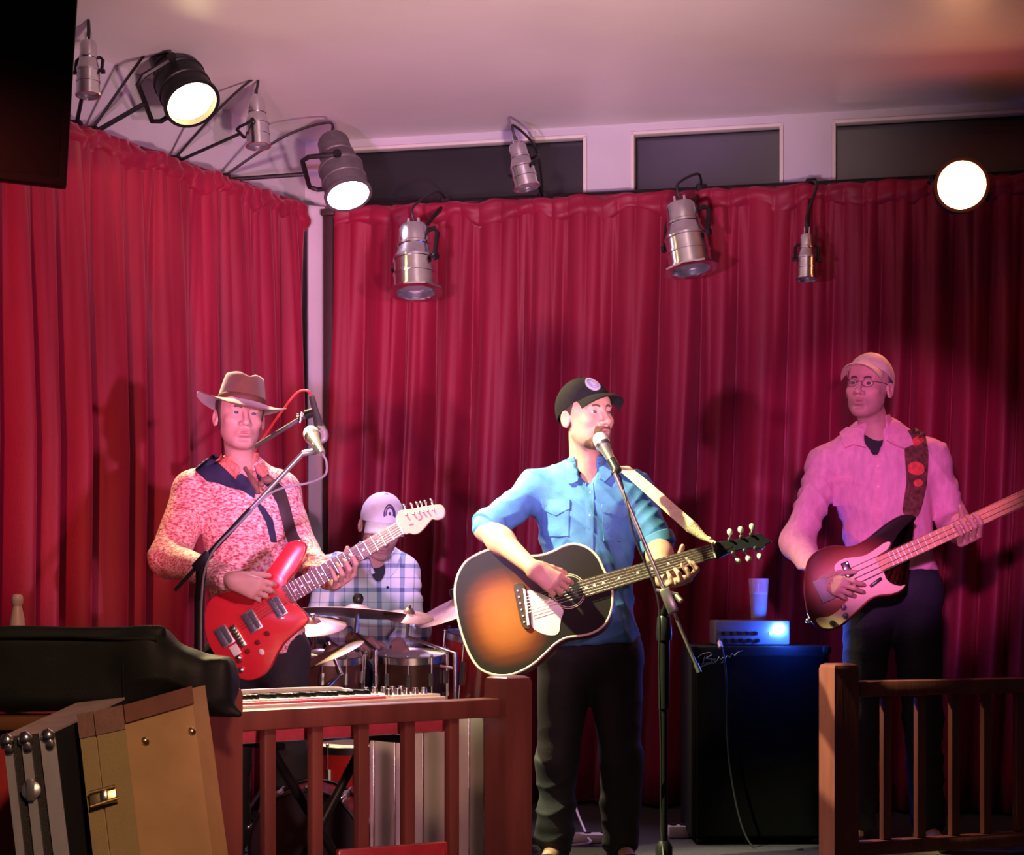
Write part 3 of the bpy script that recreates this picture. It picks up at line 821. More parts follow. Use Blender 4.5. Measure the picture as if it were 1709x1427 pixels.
tp = EG.poly([(727, 848), (735, 845), (741, 851), (741, 860), (735, 865), (727, 862)], 0.004); g = MB(); g.slab(spline(tp, 3), 0.002, 0.0038, 0.0004, 1); g.build('headstock_tip', mat('amber_lacquer', (0.50, 0.13, 0.03), 0.3), hso)
for (x0, y0, x1, y1) in ((683, 876, 690, 874), (698, 868, 704, 865)):
    q0, q1 = EG.uv(x0, y0), EG.uv(x1, y1); g = MB(); g.tube([(*q0, 0.003), (*q1, 0.003)], 0.002, 6); g.build('logo_stroke', mat('print_dark', (0.20, 0.07, 0.08), 0.5), hso)
for k, (x, y) in enumerate(((675, 845), (687, 843), (696, 841), (703, 840), (710, 838), (720, 836))):
    p = EG.uv(x + 3, y + 14, 0.003); q = EG.uv(x, y, -0.006)
    g = MB(); g.lathe([(0.005, 0.002), (0.005, 0.004), (0.003, 0.005), (0.003, 0.011), (0.001, 0.0112)], (*p, 0), (0, 0, 1), 10); g.tube([(*p, -0.006), (*q, -0.006)], 0.0028, 6)
    tn = g.build('tuner', m_nickel, rt); g = MB(); g.ball((*q, -0.006), (0.005, 0.009, 0.005), 10); g.build('tuner_button', m_nickel, tn)

# ---------------------------------------------------------- bass guitar
BG = Plane(W(1440, 970, 6.42), (0.92, 0.395), (-0.10, -1.0, 0.05))
rt = thing('bass_guitar', BG.O, 'sunburst bass guitar with pale pickguard and long plain maple neck', 'bass guitar', rot=BG.R)
m_bb = mat('bass_sunburst', (0.3, 0.06, 0.02), 0.25, coat=0.5)
nt, b = nodes(m_bb)
tc = nt.nodes.new('ShaderNodeTexCoord'); sx = nt.nodes.new('ShaderNodeSeparateXYZ'); nt.links.new(tc.outputs['Object'], sx.inputs[0])
cu, cv = BG.uv(1420, 975)
du = mathn(nt, 'DIVIDE', mathn(nt, 'SUBTRACT', sx.outputs[0], float(cu)), 0.24); dv = mathn(nt, 'DIVIDE', mathn(nt, 'SUBTRACT', sx.outputs[1], float(cv)), 0.19)
rr = mathn(nt, 'SQRT', mathn(nt, 'ADD', mathn(nt, 'MULTIPLY', du, du), mathn(nt, 'MULTIPLY', dv, dv)))
nt.links.new(ramp(nt, rr, [(0.0, (0.60, 0.26, 0.12)), (0.45, (0.42, 0.11, 0.06)), (0.72, (0.16, 0.02, 0.015)), (0.92, (0.02, 0.01, 0.01))]), b.inputs['Base Color'])
bs_px = [(1530, 864), (1515, 880), (1503, 892), (1492, 911), (1484, 932), (1477, 953), (1482, 965), (1492, 973), (1504, 976), (1515, 973), (1506, 987), (1488, 994), (1466, 996), (1452, 1003),
         (1438, 1016), (1421, 1032), (1405, 1045), (1384, 1053), (1366, 1048), (1352, 1033), (1345, 1010), (1342, 975), (1346, 942), (1355, 926), (1370, 916), (1392, 910), (1420, 911),
         (1443, 901), (1465, 884), (1482, 871), (1502, 860), (1518, 858)]
g = MB(); g.slab(spline(BG.poly(bs_px), 4), -0.042, 0.0, 0.008, 2); g.build('body', m_bb, rt)
m_bpg = mat('tan_pickguard', (0.78, 0.52, 0.34), 0.35, var=0.05)
pg = [(1410, 932), (1395, 941), (1393, 952), (1402, 963), (1415, 978), (1416, 992), (1407, 1011), (1386, 1028), (1366, 1031), (1362, 1036), (1372, 1047), (1387, 1049), (1402, 1043), (1419, 1029), (1436, 1013), (1450, 1000),
      (1466, 993), (1487, 991), (1503, 985), (1511, 976), (1503, 978), (1490, 975), (1480, 967), (1474, 953), (1463, 931), (1481, 917), (1486, 905), (1476, 906), (1460, 917), (1440, 928)]
g = MB(); g.slab(spline(BG.poly(pg), 3), 0.0, 0.003, 0.0006, 1); pgo = g.build('pickguard', m_bpg, rt)
for (x, y, w_, h_) in ((1414, 951, 0.028, 0.058), (1409, 973, 0.028, 0.058)):
    p = BG.uv(x, y); g = MB(); g.box((*p, 0.006), (w_, h_, 0.010), None, 0.003); pk = g.build('pickup', m_plastic_b, rt)
    for k in range(4): 
        g = MB(); g.lathe([(0.0035, 0.0105), (0.0035, 0.0125), (0.001, 0.0126)], (p[0] + (0.007 if k % 2 else -0.007), p[1] - 0.02 + 0.0135 * k, 0), (0, 0, 1), 8); g.build('pole_piece', m_nickel, pk)
a_, b_ = BG.uv(1452, 979), BG.uv(1471, 965)
g = MB(); dd = nrm(b_ - a_); g.box((*((a_ + b_) / 2), 0.008), (np.linalg.norm(b_ - a_), 0.012, 0.012), frame_from((0, 0, 1), (dd[0], dd[1], 0)), 0.003); g.build('thumb_rest', m_plastic_b, rt)
for (x, y) in ((1411, 1028), (1389, 1040), (1408, 1014)):
    p = BG.uv(x, y); g = MB(); g.lathe([(0.011, 0.003), (0.011, 0.006), (0.009, 0.016), (0.001, 0.0165)], (*p, 0), (0, 0, 1), 14); g.build('knob', m_plastic_b, rt)
p = BG.uv(1375, 985); g = MB(); g.box((*p, 0.006), (0.05, 0.085, 0.012), None, 0.002); g.build('bridge', mat('dull_bridge', (0.35, 0.33, 0.33), 0.6, 0.6), rt)
p = BG.uv(1349, 1036, -0.02); g = MB(); g.ball((*p, -0.02), 0.011, 10); g.build('strap_button', m_nickel, rt)
add_neck(rt, BG, (1462, 931), (1471, 953), (1738, 803), (1747, 829), m_maple, m_maple, 20, thick=0.018, scale_l=0.86, bridge_u=-0.19, str_w=0.014, nstr=4, r_str=0.0011, dots=False)
hs = BG.poly([(1738, 803), (1750, 788), (1790, 772), (1850, 745), (1866, 755), (1860, 775), (1820, 800), (1775, 818), (1747, 829)]); g = MB(); g.slab(spline(hs, 3), -0.012, 0.003, 0.0015, 1); g.build('headstock', m_maple, rt)

# ---------------------------------------------------------- balustrade
m_rail = mat('red_brown_wood', (0.20, 0.055, 0.045), 0.42, var=0.35, vscale=14, bump=0.08, bscale=60, aniso_noise=(1, 1, 0.12), coat=0.15)
RA = frame_from(V3(0, 0, 1), V3(RE[0], RE[1], 0))
ZR = 0.667
def rail_run(px0, px1, posts, balus, label, org=A0, dr=RE):
    def edge(px):
        u = (px - CX) / FPX; k = (u * org[1] - org[0]) / (dr[0] - u * dr[1]); return org + dr * k
    RA = frame_from(V3(0, 0, 1), V3(dr[0], dr[1], 0))
    a = edge(px0); b = edge(px1); c = (a + b) / 2; L = np.linalg.norm(b - a)
    th = thing('balustrade', (*c, 0.0), label, 'railing', 'stage railings')
    g = MB(); g.box((*c, ZR - 0.027), (L, 0.075, 0.054), RA, 0.006); g.build('handrail', m_rail, th)
    g = MB(); g.box((*c, 0.075), (L, 0.05, 0.05), RA, 0.005); g.build('bottom_rail', m_rail, th)
    for px in posts:
        p = edge(px); prof = [(0.050, 0.0), (0.050, ZR + 0.045), (0.046, ZR + 0.058), (0.034, ZR + 0.064)]
        V = []; F = []; 
        for (h, z) in prof:
            for sx_, sy_ in ((-1, -1), (1, -1), (1, 1), (-1, 1)): V.append(V3(*p, z) + RA @ V3(sx_ * h, sy_ * h, 0))
        for i in range(3):
            for k in range(4): F.append((i * 4 + k, i * 4 + (k + 1) % 4, i * 4 + 4 + (k + 1) % 4, i * 4 + 4 + k))
        F += [(3, 2, 1, 0), (12, 13, 14, 15)]
        link('newel_post', V, F, m_rail, th, True, 30)
    for px in balus:
        p = edge(px); g = MB(); g.box((*p, (ZR - 0.054 + 0.1) / 2), (0.036, 0.028, ZR - 0.054 - 0.1), RA, 0.004); g.build('baluster', m_rail, th)
rail_run(352, 822, (360, 848), (447, 526, 603, 680, 754), 'reddish-brown wooden stage railing in front of the keyboard')
rail_run(1425, 1900, (1400,), (1478, 1535, 1592, 1645, 1700, 1760), 'dark wooden stage railing in front of the bass player', edge(1400), nrm([0.924, 0.383]))

# ---------------------------------------------------------- keyboard behind the left railing
KO = 0.075
kp = edge(395, KO); kq = edge(741, KO + 0.01); kL = np.linalg.norm(kq - kp); kc = (kp + kq) / 2
m_kb = mat('keyboard_shell', (0.84, 0.76, 0.72), 0.4, var=0.06); m_kbr = mat('keyboard_red_strip', (0.75, 0.10, 0.14), 0.4, var=0.15, vscale=40)
m_key = mat('white_key', (0.82, 0.78, 0.74), 0.3); m_bkey = mat('black_key', (0.015, 0.015, 0.016), 0.25)
th = thing('keyboard', (*kc, 0.570), 'pale electronic keyboard with red strip and knobs behind the left railing', 'keyboard')
K = lambda u, v, z: V3(*(kp + RE * u + RN * v), z)
g = MB(); g.box(K(kL / 2, 0.13, 0.618), (kL, 0.26, 0.096), RA, 0.006); g.build('case', m_kb, th)
g = MB(); g.box(K(kL / 2, -0.002, 0.596), (kL, 0.006, 0.046), RA, 0.002); g.build('front_strip', m_kbr, th)
g = MB(); g.tube(spline([K(0.01, 0.232, 0.690), K(kL * 0.36, 0.234, 0.692), K(kL * 0.66, 0.232, 0.690), K(kL * 0.71, 0.21, 0.684), K(kL * 0.74, 0.17, 0.680)], 6, False), 0.011, 10); g.build('back_rim', m_kb, th)
g = MB(); g.box(K(kL * 0.36, 0.200, 0.672), (kL * 0.70, 0.05, 0.020), RA, 0.003); g.build('back_panel', m_bkey, th)
g = MB(); g.box(K(kL * 0.36, 0.024, 0.672), (kL * 0.70, 0.022, 0.016), RA, 0.003); g.build('red_strip', m_kbr, th)
g = MB(); g.box(K(kL * 0.5, 0.004, 0.668), (kL, 0.010, 0.010), RA, 0.003); g.build('front_edge', m_kb, th)
nk = 26; kw = kL * 0.69 / nk
for i in range(nk):
    g = MB(); g.box(K(0.012 + kw * (i + 0.5), 0.105, 0.674), (kw * 0.90, 0.13, 0.018), RA, 0.0015); g.build('white_key', m_key, th)
    if i % 7 not in (2, 6):
        g = MB(); g.box(K(0.012 + kw * (i + 1), 0.130, 0.688), (kw * 0.52, 0.080, 0.014), RA, 0.002); g.build('black_key', m_bkey, th)
g = MB(); g.box(K(kL * 0.87, 0.12, 0.672), (kL * 0.25, 0.20, 0.016), RA, 0.004); cp = g.build('control_panel', m_kb, th)
for i in range(5):
    for j in range(2):
        g = MB(); g.lathe([(0.011, 0), (0.011, 0.004), (0.008, 0.018), (0.001, 0.0185)], K(kL * (0.77 + 0.045 * i), 0.06 + 0.11 * j, 0.680), (0, 0, 1), 12)
        g.build('knob', m_nickel, th)
# folding keyboard stand
th = thing('keyboard_stand', (*kc, 0), 'black folding stand under the pale keyboard', 'stand')
for u0, u1 in ((0.22, 0.78), (0.78, 0.22)):
    g = MB(); g.tube([K(kL * u0, 0.13, 0.012), K(kL * (u0 + (u1 - u0) * 0.98), 0.13 + (0.03 if u0 < .5 else -0.03), 0.555)], 0.014, 10); g.build('leg', m_black, th)
for u0 in (0.22, 0.78):
    g = MB(); g.tube([K(kL * u0, 0.0, 0.012), K(kL * u0, 0.27, 0.012)], 0.012, 10); g.build('foot', m_black, th)
    g = MB(); g.tube([K(kL * u0, 0.02, 0.555), K(kL * u0, 0.25, 0.555)], 0.012, 10); g.build('support_bar', m_black, th)

# pale boards standing upright behind the railing, below the keyboard
m_board = mat('pale_board', (0.80, 0.76, 0.84), 0.6, var=0.08, vscale=6); m_board2 = mat('beige_board', (0.60, 0.54, 0.48), 0.7, var=0.1, vscale=6)
def board(px0, px1, y0, y1, d, m, label, dl=0.0):
    a = W(px0, y0, d); b_ = W(px1, y0, d + dl); zt = a[2]; e = nrm((b_ - a)[:2]); L = np.linalg.norm((b_ - a)[:2]); c = (a + b_) / 2
    R_ = frame_from(V3(0, 0, 1), V3(e[0], e[1], 0))
    th = thing('board', (c[0], c[1], 0), label, 'board')
    g = MB(); g.box((c[0], c[1], zt / 2 + 0.003), (L, 0.02, zt - 0.006), R_, 0.004); g.build('panel', m, th)
    for k in (0.14, 0.80):
        p = a + (b_ - a) * k; g = MB(); g.box((p[0], p[1] - 0.0125, zt / 2), (0.006, 0.005, zt * 0.96), R_, 0.001); g.build('edge_strip', m_nickel, th)
    g = MB(); g.box((c[0], c[1], zt - 0.002), (L + 0.004, 0.026, 0.012), R_, 0.003); g.build('top_edge', m_nickel, th)
board(617, 670, 1205, 1420, 5.78, m_board, 'lavender-white upright board behind the railing balusters', 0.03)
board(690, 806, 1195, 1420, 5.98, m_board2, 'grey-beige upright board beside the corner railing post', 0.10)
# ---------------------------------------------------------- microphones and stands
m_boom = mat('stand_steel', (0.62, 0.60, 0.52), 0.32, 0.9, var=0.12); m_mesh = mat('mic_grille', (0.70, 0.70, 0.72), 0.35, 0.8, bump=0.5, bscale=900)
m_micb = mat('mic_handle', (0.10, 0.10, 0.10), 0.35, 0.5)
def microphone(head, tail, label, group='stage microphones', tailcable=None, m_h=None):
    head = np.asarray(head); ax = nrm(head - tail); L = np.linalg.norm(head - tail)
    th = thing('microphone', tail, label, 'microphone', group)
    g = MB(); g.lathe([(0.010, 0), (0.012, 0.01), (0.0125, L * 0.3), (0.019, L - 0.040), (0.0235, L - 0.030)], tail, ax, 18); g.build('handle', m_h or m_boom, th)
    g = MB(); g.lathe([(0.022, L - 0.032), (0.0265, L - 0.022), (0.0265, L - 0.016)], tail, ax, 20); g.build('collar_ring', m_nickel, th)
    g = MB(); g.lathe([(0.0255, L - 0.018), (0.0265, L - 0.006), (0.0255, L + 0.008), (0.020, L + 0.020), (0.011, L + 0.027), (0.001, L + 0.029)], tail, ax, 20); g.build('grille', m_mesh, th)
    return th
def tripod(th, base, h0):
    g = MB(); g.tube([base + V3(0, 0, 0.07), base + V3(0, 0, h0)], 0.0125, 12); g.build('pole', m_black, th)
    g = MB(); g.lathe([(0.028, 0.07), (0.028, 0.15), (0.016, 0.17)], base, (0, 0, 1), 14); g.build('leg_hub', m_black, th)
    for k in range(3):
        a = 0.9 + 2 * math.pi * k / 3; d = V3(math.cos(a), math.sin(a), 0)
        g = MB(); g.tube([base + d * 0.02 + V3(0, 0, 0.11), base + d * 0.30 + V3(0, 0, 0.012)], 0.009, 8); lg_ = g.build('leg', m_black, th)
        g = MB(); g.ball(base + d * 0.30 + V3(0, 0, 0.013), 0.013, 8); g.build('rubber_foot', m_plastic_b, lg_)
def boom(th, pts, r0=0.0075, m=None, grip=None):
    g = MB(); g.tube(pts, r0, 10); g.build('boom_arm', m or m_boom, th)

# singer's stand: boom swings in front of the guitar
mh = W(1003, 735, 5.93); mt = W(1030, 786, 5.86)
microphone(mh, mt, 'silver vocal microphone at the mouth of the singer in the black cap')
th = thing('microphone_stand', V3(W(1108, 1000, 5.88)[0], 5.88, 0), 'boom microphone stand crossing in front of the acoustic guitar', 'microphone stand', 'boom microphone stands')
pv = W(1108, 1002, 5.80); base = V3(W(1108, 1000, 5.86)[0], 5.86, 0)
tripod(th, base, pv[2] - 0.03)
g = MB(); g.tube([V3(base[0], base[1], 0.60), V3(base[0], base[1], pv[2] - 0.06)], 0.018, 14); g.build('pole_sleeve', m_black, th)
g = MB(); g.lathe([(0.024, 0), (0.026, 0.02), (0.022, 0.075), (0.018, 0.08)], V3(base[0], base[1], pv[2] - 0.13), (0, 0, 1), 14); g.build('height_clutch', m_plastic_b, th)
b0 = W(1026, 790, 5.84); b1 = W(1167, 1122, 5.76); bx = lambda t: b0 + (b1 - b0) * t
boom(th, [b0, bx(0.28), bx(0.62)], 0.0070); 
g = MB(); g.tube([bx(0.60), bx(0.985)], 0.0055, 10); g.tube([bx(0.96), b1], 0.008, 10); g.build('boom_tail', m_boom, th)
g = MB(); dd = nrm(b1 - b0); Rb = frame_from(dd, V3(0, -1, 0)); g.box(bx(0.645), (0.030, 0.034, 0.085), Rb, 0.006); g.build('boom_clamp', m_boom, th)
g = MB(); g.tube([bx(0.60) + V3(-0.03, 0, 0.005), bx(0.60) + V3(0.04, -0.005, -0.01)], 0.008, 10); g.tube([bx(0.60) + V3(0.035, -0.006, -0.012), bx(0.60) + V3(0.05, -0.02, -0.03)], 0.009, 8); g.build('boom_knob', m_boom, th)
g = MB(); g.tube([bx(0.645), V3(base[0], base[1], pv[2] - 0.05)], 0.013, 10); g.build('swivel', m_black, th)
g = MB(); g.tube([mt + (mh - mt) * 0.35, mt, b0 + V3(0, 0, -0.004)], [0.017, 0.016, 0.010], 12); g.build('mic_clip', m_plastic_b, th)
def cable(pts, label, r=0.0035, m=None, name='cable'):
    g = MB(); g.tube(spline(pts, 10, False), r, 8)
    o = g.build(name, m or m_cord, None, org=pts[-1]); return tag(o, label, 'cable')
cable([mt, mt + V3(0.012, -0.01, -0.03), W(1048, 850, 5.80), W(1062, 905, 5.80), W(1098, 1000, 5.79), W(1100, 1110, 5.81), W(1103, 1250, 5.83), W(1105, 1400, 5.85), V3(base[0] + 0.02, base[1] - 0.16, 0.008), V3(base[0] + 0.20, base[1] + 0.25, 0.006)],
      'thin black cable running down the stand beside the singer')

# hat-wearing man's stand
th = thing('microphone_stand', V3(W(334, 1000, 5.72)[0], 5.72, 0), 'boom microphone stand slanting across the patterned shirt', 'microphone stand', 'boom microphone stands')
base = V3(W(333, 1000, 5.72)[0], 5.72, 0); pv = W(338, 940, 5.69)
tripod(th, base, pv[2] - 0.02)
g = MB(); g.tube([V3(base[0], base[1], 0.5), V3(base[0], base[1], pv[2] - 0.10)], 0.017, 12); g.build('pole_sleeve', m_black, th)
q0 = W(505, 757, 5.62); q1 = W(292, 985, 5.70); bx = lambda t: q0 + (q1 - q0) * t
boom(th, [q0, bx(0.40)], 0.0075); g = MB(); g.tube([bx(0.40), bx(0.80)], 0.009, 10); g.build('boom_sleeve', m_black, th)
g = MB(); g.tube([bx(0.80), q1], [0.007, 0.006], 10); g.build('boom_tail', m_black, th)
g = MB(); g.box(bx(0.78), (0.035, 0.03, 0.07), frame_from(q1 - q0, V3(0, -1, 0)), 0.006); g.tube([bx(0.78), V3(base[0], base[1], pv[2] - 0.12)], 0.016, 10); g.build('boom_clamp', m_black, th)
mh2 = W(521, 727, 5.66); mt2 = W(538, 757, 5.56)
microphone(mh2 + nrm(mh2 - mt2) * 0.01, mt2, 'silver vocal microphone in front of the man in the brown hat')
g = MB(); g.tube([(mt2 + mh2) / 2, (mt2 + mh2) / 2 + V3(-0.01, 0.01, -0.02), q0], [0.017, 0.012, 0.009], 12); g.build('mic_clip', m_boom, th)
cable([mt2, W(545, 772, 5.56), W(542, 793, 5.57), W(515, 806, 5.59), W(470, 815, 5.60), W(440, 832, 5.615), W(400, 873, 5.64), W(350, 930, 5.66), W(336, 1010, 5.69), W(337, 1200, 5.70), V3(base[0] + 0.02, base[1] - 0.1, 0.3), V3(base[0] + 0.1, base[1] + 0.15, 0.006)],
      'cable looping from the microphone down the slanting boom', 0.0038, mat('grey_cable', (0.22, 0.20, 0.19), 0.5))
# overhead drum microphone on a second boom behind the hat
th = thing('microphone_stand', V3(W(425, 1000, 7.0)[0], 7.0, 0), 'grey boom stand rising behind the brown hat towards the corner', 'microphone stand', 'boom microphone stands')
base = V3(W(395, 1000, 7.0)[0], 7.0, 0); tripod(th, base, W(395, 775, 7.0)[2])
q0 = W(519, 688, 6.9); q1 = W(385, 770, 7.02); g = MB(); g.tube([q0, q1], 0.009, 10); g.build('boom_arm', mat('boom_grey', (0.20, 0.20, 0.25), 0.4, 0.6), th)
g = MB(); g.box(q1, (0.04, 0.035, 0.05), None, 0.006); g.build('boom_clamp', m_black, th)
g = MB(); q = W(500, 697, 6.9); g.tube([q + V3(0, 0, -0.02), q + V3(0.005, 0, 0.022)], 0.008, 8); g.tube([q + V3(-0.012, 0, 0.008), q + V3(0.014, 0, 0.008)], 0.007, 8); g.build('boom_knob', m_nickel, th)
m2h = W(537, 727, 6.86); m2t = W(520, 662, 6.9)
microphone(m2h, m2t, 'dark microphone pointing down from the boom beside the white corner strip', m_h=m_micb)
g = MB(); g.tube([q0 - V3(0.02, 0, 0.01), q0 + V3(0.015, -0.01, 0.0)], 0.018, 10); g.build('mic_clip', m_plastic_b, th)
cable([m2t, W(512, 652, 6.9), W(494, 657, 6.91), W(468, 690, 6.93), W(446, 722, 6.97), W(420, 770, 7.0), W(400, 900, 6.98), W(396, 1200, 6.97), V3(base[0] - 0.03, base[1] - 0.04, 0.02)], 'red-lit cable arching from the drum microphone behind the brown hat', 0.0045, mat('red_lit_cable', (0.65, 0.03, 0.05), 0.45))  # red light falling on the cord is put into its colour

# ---------------------------------------------------------- drum kit
m_shell = mat('red_drum_shell', (0.42, 0.02, 0.018), 0.22, coat=0.6, var=0.2, vscale=9); m_shelld = mat('bronze_drum_shell', (0.10, 0.045, 0.03), 0.3, 0.3, var=0.2)
m_head = mat('drum_skin', (0.62, 0.58, 0.58), 0.5, var=0.06); m_headb = mat('black_skin', (0.012, 0.012, 0.018), 0.3)
m_bronze = mat('cymbal_bronze', (0.36, 0.20, 0.23), 0.5, 0.6, var=0.25, vscale=30)
def drum(c, axis, r, depth, m, label, lugs=8, hoop=None, head=None, stand='legs'):
    ax = nrm(axis); th = thing('drum', (c[0], c[1], 0), label, 'drum', 'drum kit')
    g = MB(); g.lathe([(r, -depth / 2), (r, depth / 2)], c, ax, 40); g.build('shell', m, th)
    F_ = frame_from(ax)
    for s_ in (-1, 1):
        g = MB(); h = s_ * depth / 2
        g.lathe([(r * 1.0, h - s_ * 0.004), (r * 1.045, h - s_ * 0.012), (r * 1.045, h + s_ * 0.014), (r * 1.01, h + s_ * 0.016), (r * 1.0, h + s_ * 0.004)], c, ax, 40); g.build('hoop', hoop or m_nickel, th)
        g = MB(); g.lathe([(r * 1.0, h + s_ * 0.002), (r * 0.98, h + s_ * 0.008), (0.001, h + s_ * 0.008)], c, ax, 40); g.build('skin', head or m_head, th)
    for k in range(lugs):
        a = 2 * math.pi * k / lugs + 0.3; d = F_ @ V3(math.cos(a), math.sin(a), 0); p = np.asarray(c) + d * (r + 0.008)
        g = MB(); g.tube([p - ax * depth * 0.18, p + ax * depth * 0.18], 0.011, 8); lg_ = g.build('lug', m_nickel, th)
        g = MB(); g.tube([p + d * 0.006 - ax * (depth / 2 + 0.02), p + d * 0.006 + ax * (depth / 2 + 0.02)], 0.0035, 6); g.ball(p + d * 0.006 + ax * (depth / 2 + 0.022), 0.007, 8); g.build('tension_rod', m_nickel, lg_)
    if stand == 'legs':
        for k in range(3):
            a = 2 * math.pi * k / 3 + 0.8; d = V3(math.cos(a), math.sin(a), 0); p = np.asarray(c) + d * (r + 0.02)
            g = MB(); g.tube([V3(p[0], p[1], c[2] + depth * 0.3), V3(p[0], p[1], 0.06), V3(p[0], p[1], 0.012) + d * 0.02], 0.006, 8); g.build('leg', m_nickel, th)
            g = MB(); g.box(V3(p[0], p[1], c[2]), (0.03, 0.03, 0.06), None, 0.006); g.build('leg_bracket', m_nickel, th)
    elif stand == 'pole':
        g = MB(); g.tube([V3(c[0], c[1] + r * 0.5, 0.0), V3(c[0], c[1] + r * 0.5, c[2] - depth / 2)], 0.012, 10); g.build('stand_pole', m_nickel, th)
        for k in range(3):
            a = 2 * math.pi * k / 3; d = V3(math.cos(a), math.sin(a), 0); q = V3(c[0], c[1] + r * 0.5, 0)
            g = MB(); g.tube([q + V3(0, 0, 0.18), q + d * 0.19 + V3(0, 0, 0.01)], 0.007, 8); g.build('leg', m_nickel, th)
    return th
drum(W(803, 1118, 7.22), (0.10, -0.10, 1), 0.152, 0.26, m_shell, 'red drum with chrome lugs partly behind the acoustic guitar', 8)
drum(W(686, 1126, 7.0), (0, -0.12, 1), 0.135, 0.14, m_shelld, 'dark drum with chrome lugs behind the keyboard knobs', 10, stand='pole')
drum(W(545, 1124, 6.85), (0.05, -0.10, 1), 0.135, 0.12, m_shelld, 'bronze-coloured drum with chrome lugs just below the drummer knee', 10, stand='pole')
drum(W(584, 1292, 6.5), (0, -0.06, 1), 0.13, 0.20, m_shell, 'small red drum seen between the railing balusters', 8, hoop=m_plastic_b)
kd = W(516, 1428, 5.66); kd[2] = 0.185
drum(V3(kd[0], 5.72, 0.190), (0, -1, 0.0), 0.172, 0.30, m_shell, 'kick drum with black front and chrome claws on the stage floor', 10, hoop=m_plastic_b, head=m_headb, stand='none')
def cymbal(c, n, r, label, m=None, topper=True, foot=(0, 0)):
    n = nrm(n); th = thing('cymbal', (c[0], c[1], 0), label, 'cymbal', 'drum kit')
    g = MB(); g.lathe([(r, 0.0), (r * 0.98, 0.002), (r * 0.6, 0.012), (r * 0.24, 0.019), (r * 0.2, 0.026), (r * 0.12, 0.036), (r * 0.03, 0.039), (r * 0.03, 0.036), (r * 0.11, 0.033), (r * 0.2, 0.023), (r * 0.24, 0.016), (r * 0.6, 0.009), (r * 0.98, -0.001)], c, n, 44); g.build('plate', m or m_bronze, th)
    if topper:
        g = MB(); g.lathe([(0.012, 0.036), (0.020, 0.044), (0.022, 0.062), (0.014, 0.078), (0.001, 0.081)], c, n, 14); g.build('felt_topper', m_plastic_b, th)
    g = MB(); b_ = np.asarray(c) - n * 0.08
    ft = V3(b_[0] + foot[0], b_[1] + foot[1], b_[2] - 0.06)
    g.tube([np.asarray(c) + n * 0.05, b_, ft, V3(ft[0], ft[1], 0.10)], 0.009, 10); g.build('stand_pole', m_nickel, th); b_ = ft
    for k in range(3):
        a = 2 * math.pi * k / 3 + 0.4; d = V3(math.cos(a), math.sin(a), 0); q = V3(b_[0], b_[1], 0)
        g = MB(); g.tube([q + V3(0, 0, 0.26), q + d * 0.22 + V3(0, 0, 0.01)], 0.007, 8); g.build('leg', m_nickel, th)
cymbal(W(596, 1024, 7.02), (0.06, 0.10, 1), 0.225, 'wide bronze cymbal seen edge-on in front of the plaid shirt', foot=(0.09, -0.15))
cymbal(W(523, 1046, 6.75), (-0.03, -0.30, 1), 0.125, 'pink-lit cymbal between the red guitar and the drummer', topper=False, foot=(-0.19, 0.05))
cymbal(W(682, 1030, 6.95), (0.10, -0.26, 1), 0.098, 'small bright cymbal in front of the drummer arm', topper=False, foot=(0.19, -0.10))
cymbal(W(768, 1012, 7.25), (-0.42, -0.22, 1), 0.20, 'tilted purple-grey cymbal just left of the acoustic guitar', foot=(-0.10, 0.24))
cymbal(W(556, 1092, 6.70), (-0.40, -0.16, 1), 0.125, 'dark tilted cymbal low beside the drummer knee', m=mat('old_bronze', (0.22, 0.15, 0.13), 0.4, 0.7), topper=False, foot=(-0.06, -0.10))
# drummer stool
sc_ = V3(W(632, 1000, 7.62)[0], 7.62, 0)
th = thing('drum_stool', sc_, 'round black stool under the drummer in plaid', 'stool')
g = MB(); g.lathe([(0.12, 0.455), (0.16, 0.47), (0.165, 0.50), (0.155, 0.525), (0.001, 0.53)], sc_, (0, 0, 1), 28); g.build('seat', m_plastic_b, th)
g = MB(); g.tube([sc_ + V3(0, 0, 0.15), sc_ + V3(0, 0, 0.46)], 0.018, 12); g.build('post', m_nickel, th)
for k in range(3):
    a = 2 * math.pi * k / 3; d = V3(math.cos(a), math.sin(a), 0); g = MB(); g.tube([sc_ + V3(0, 0, 0.26), sc_ + d * 0.26 + V3(0, 0, 0.012)], 0.011, 8); g.build('leg', m_nickel, th)

# ---------------------------------------------------------- bass amplifier, head, glass
m_tolex = mat('black_amp_cloth', (0.004, 0.004, 0.005), 0.7, spec=0.2, var=0.2, bump=0.25, bscale=400)
m_grillc = mat('amp_grille', (0.003, 0.003, 0.004), 0.85, spec=0.1, var=0.3, bump=0.4, bscale=700)
AD = 7.0; a0 = W(1152, 1078, AD); a1 = W(1385, 1078, AD); zt = a0[2]; wA = a1[0] - a0[0]; cA = V3((a0[0] + a1[0]) / 2, AD + 0.20, 0)
th = thing('bass_amplifier', cA, 'tall black bass speaker cabinet with script badge beside the bass player', 'amplifier')
g = MB(); g.box((cA[0], cA[1], zt / 2 + 0.012), (wA, 0.40, zt - 0.024), None, 0.018); g.build('cabinet', m_tolex, th)
g = MB(); g.box((cA[0], AD - 0.004, zt / 2), (wA - 0.05, 0.012, zt - 0.07), None, 0.004); g.build('speaker_grille', m_grillc, th)
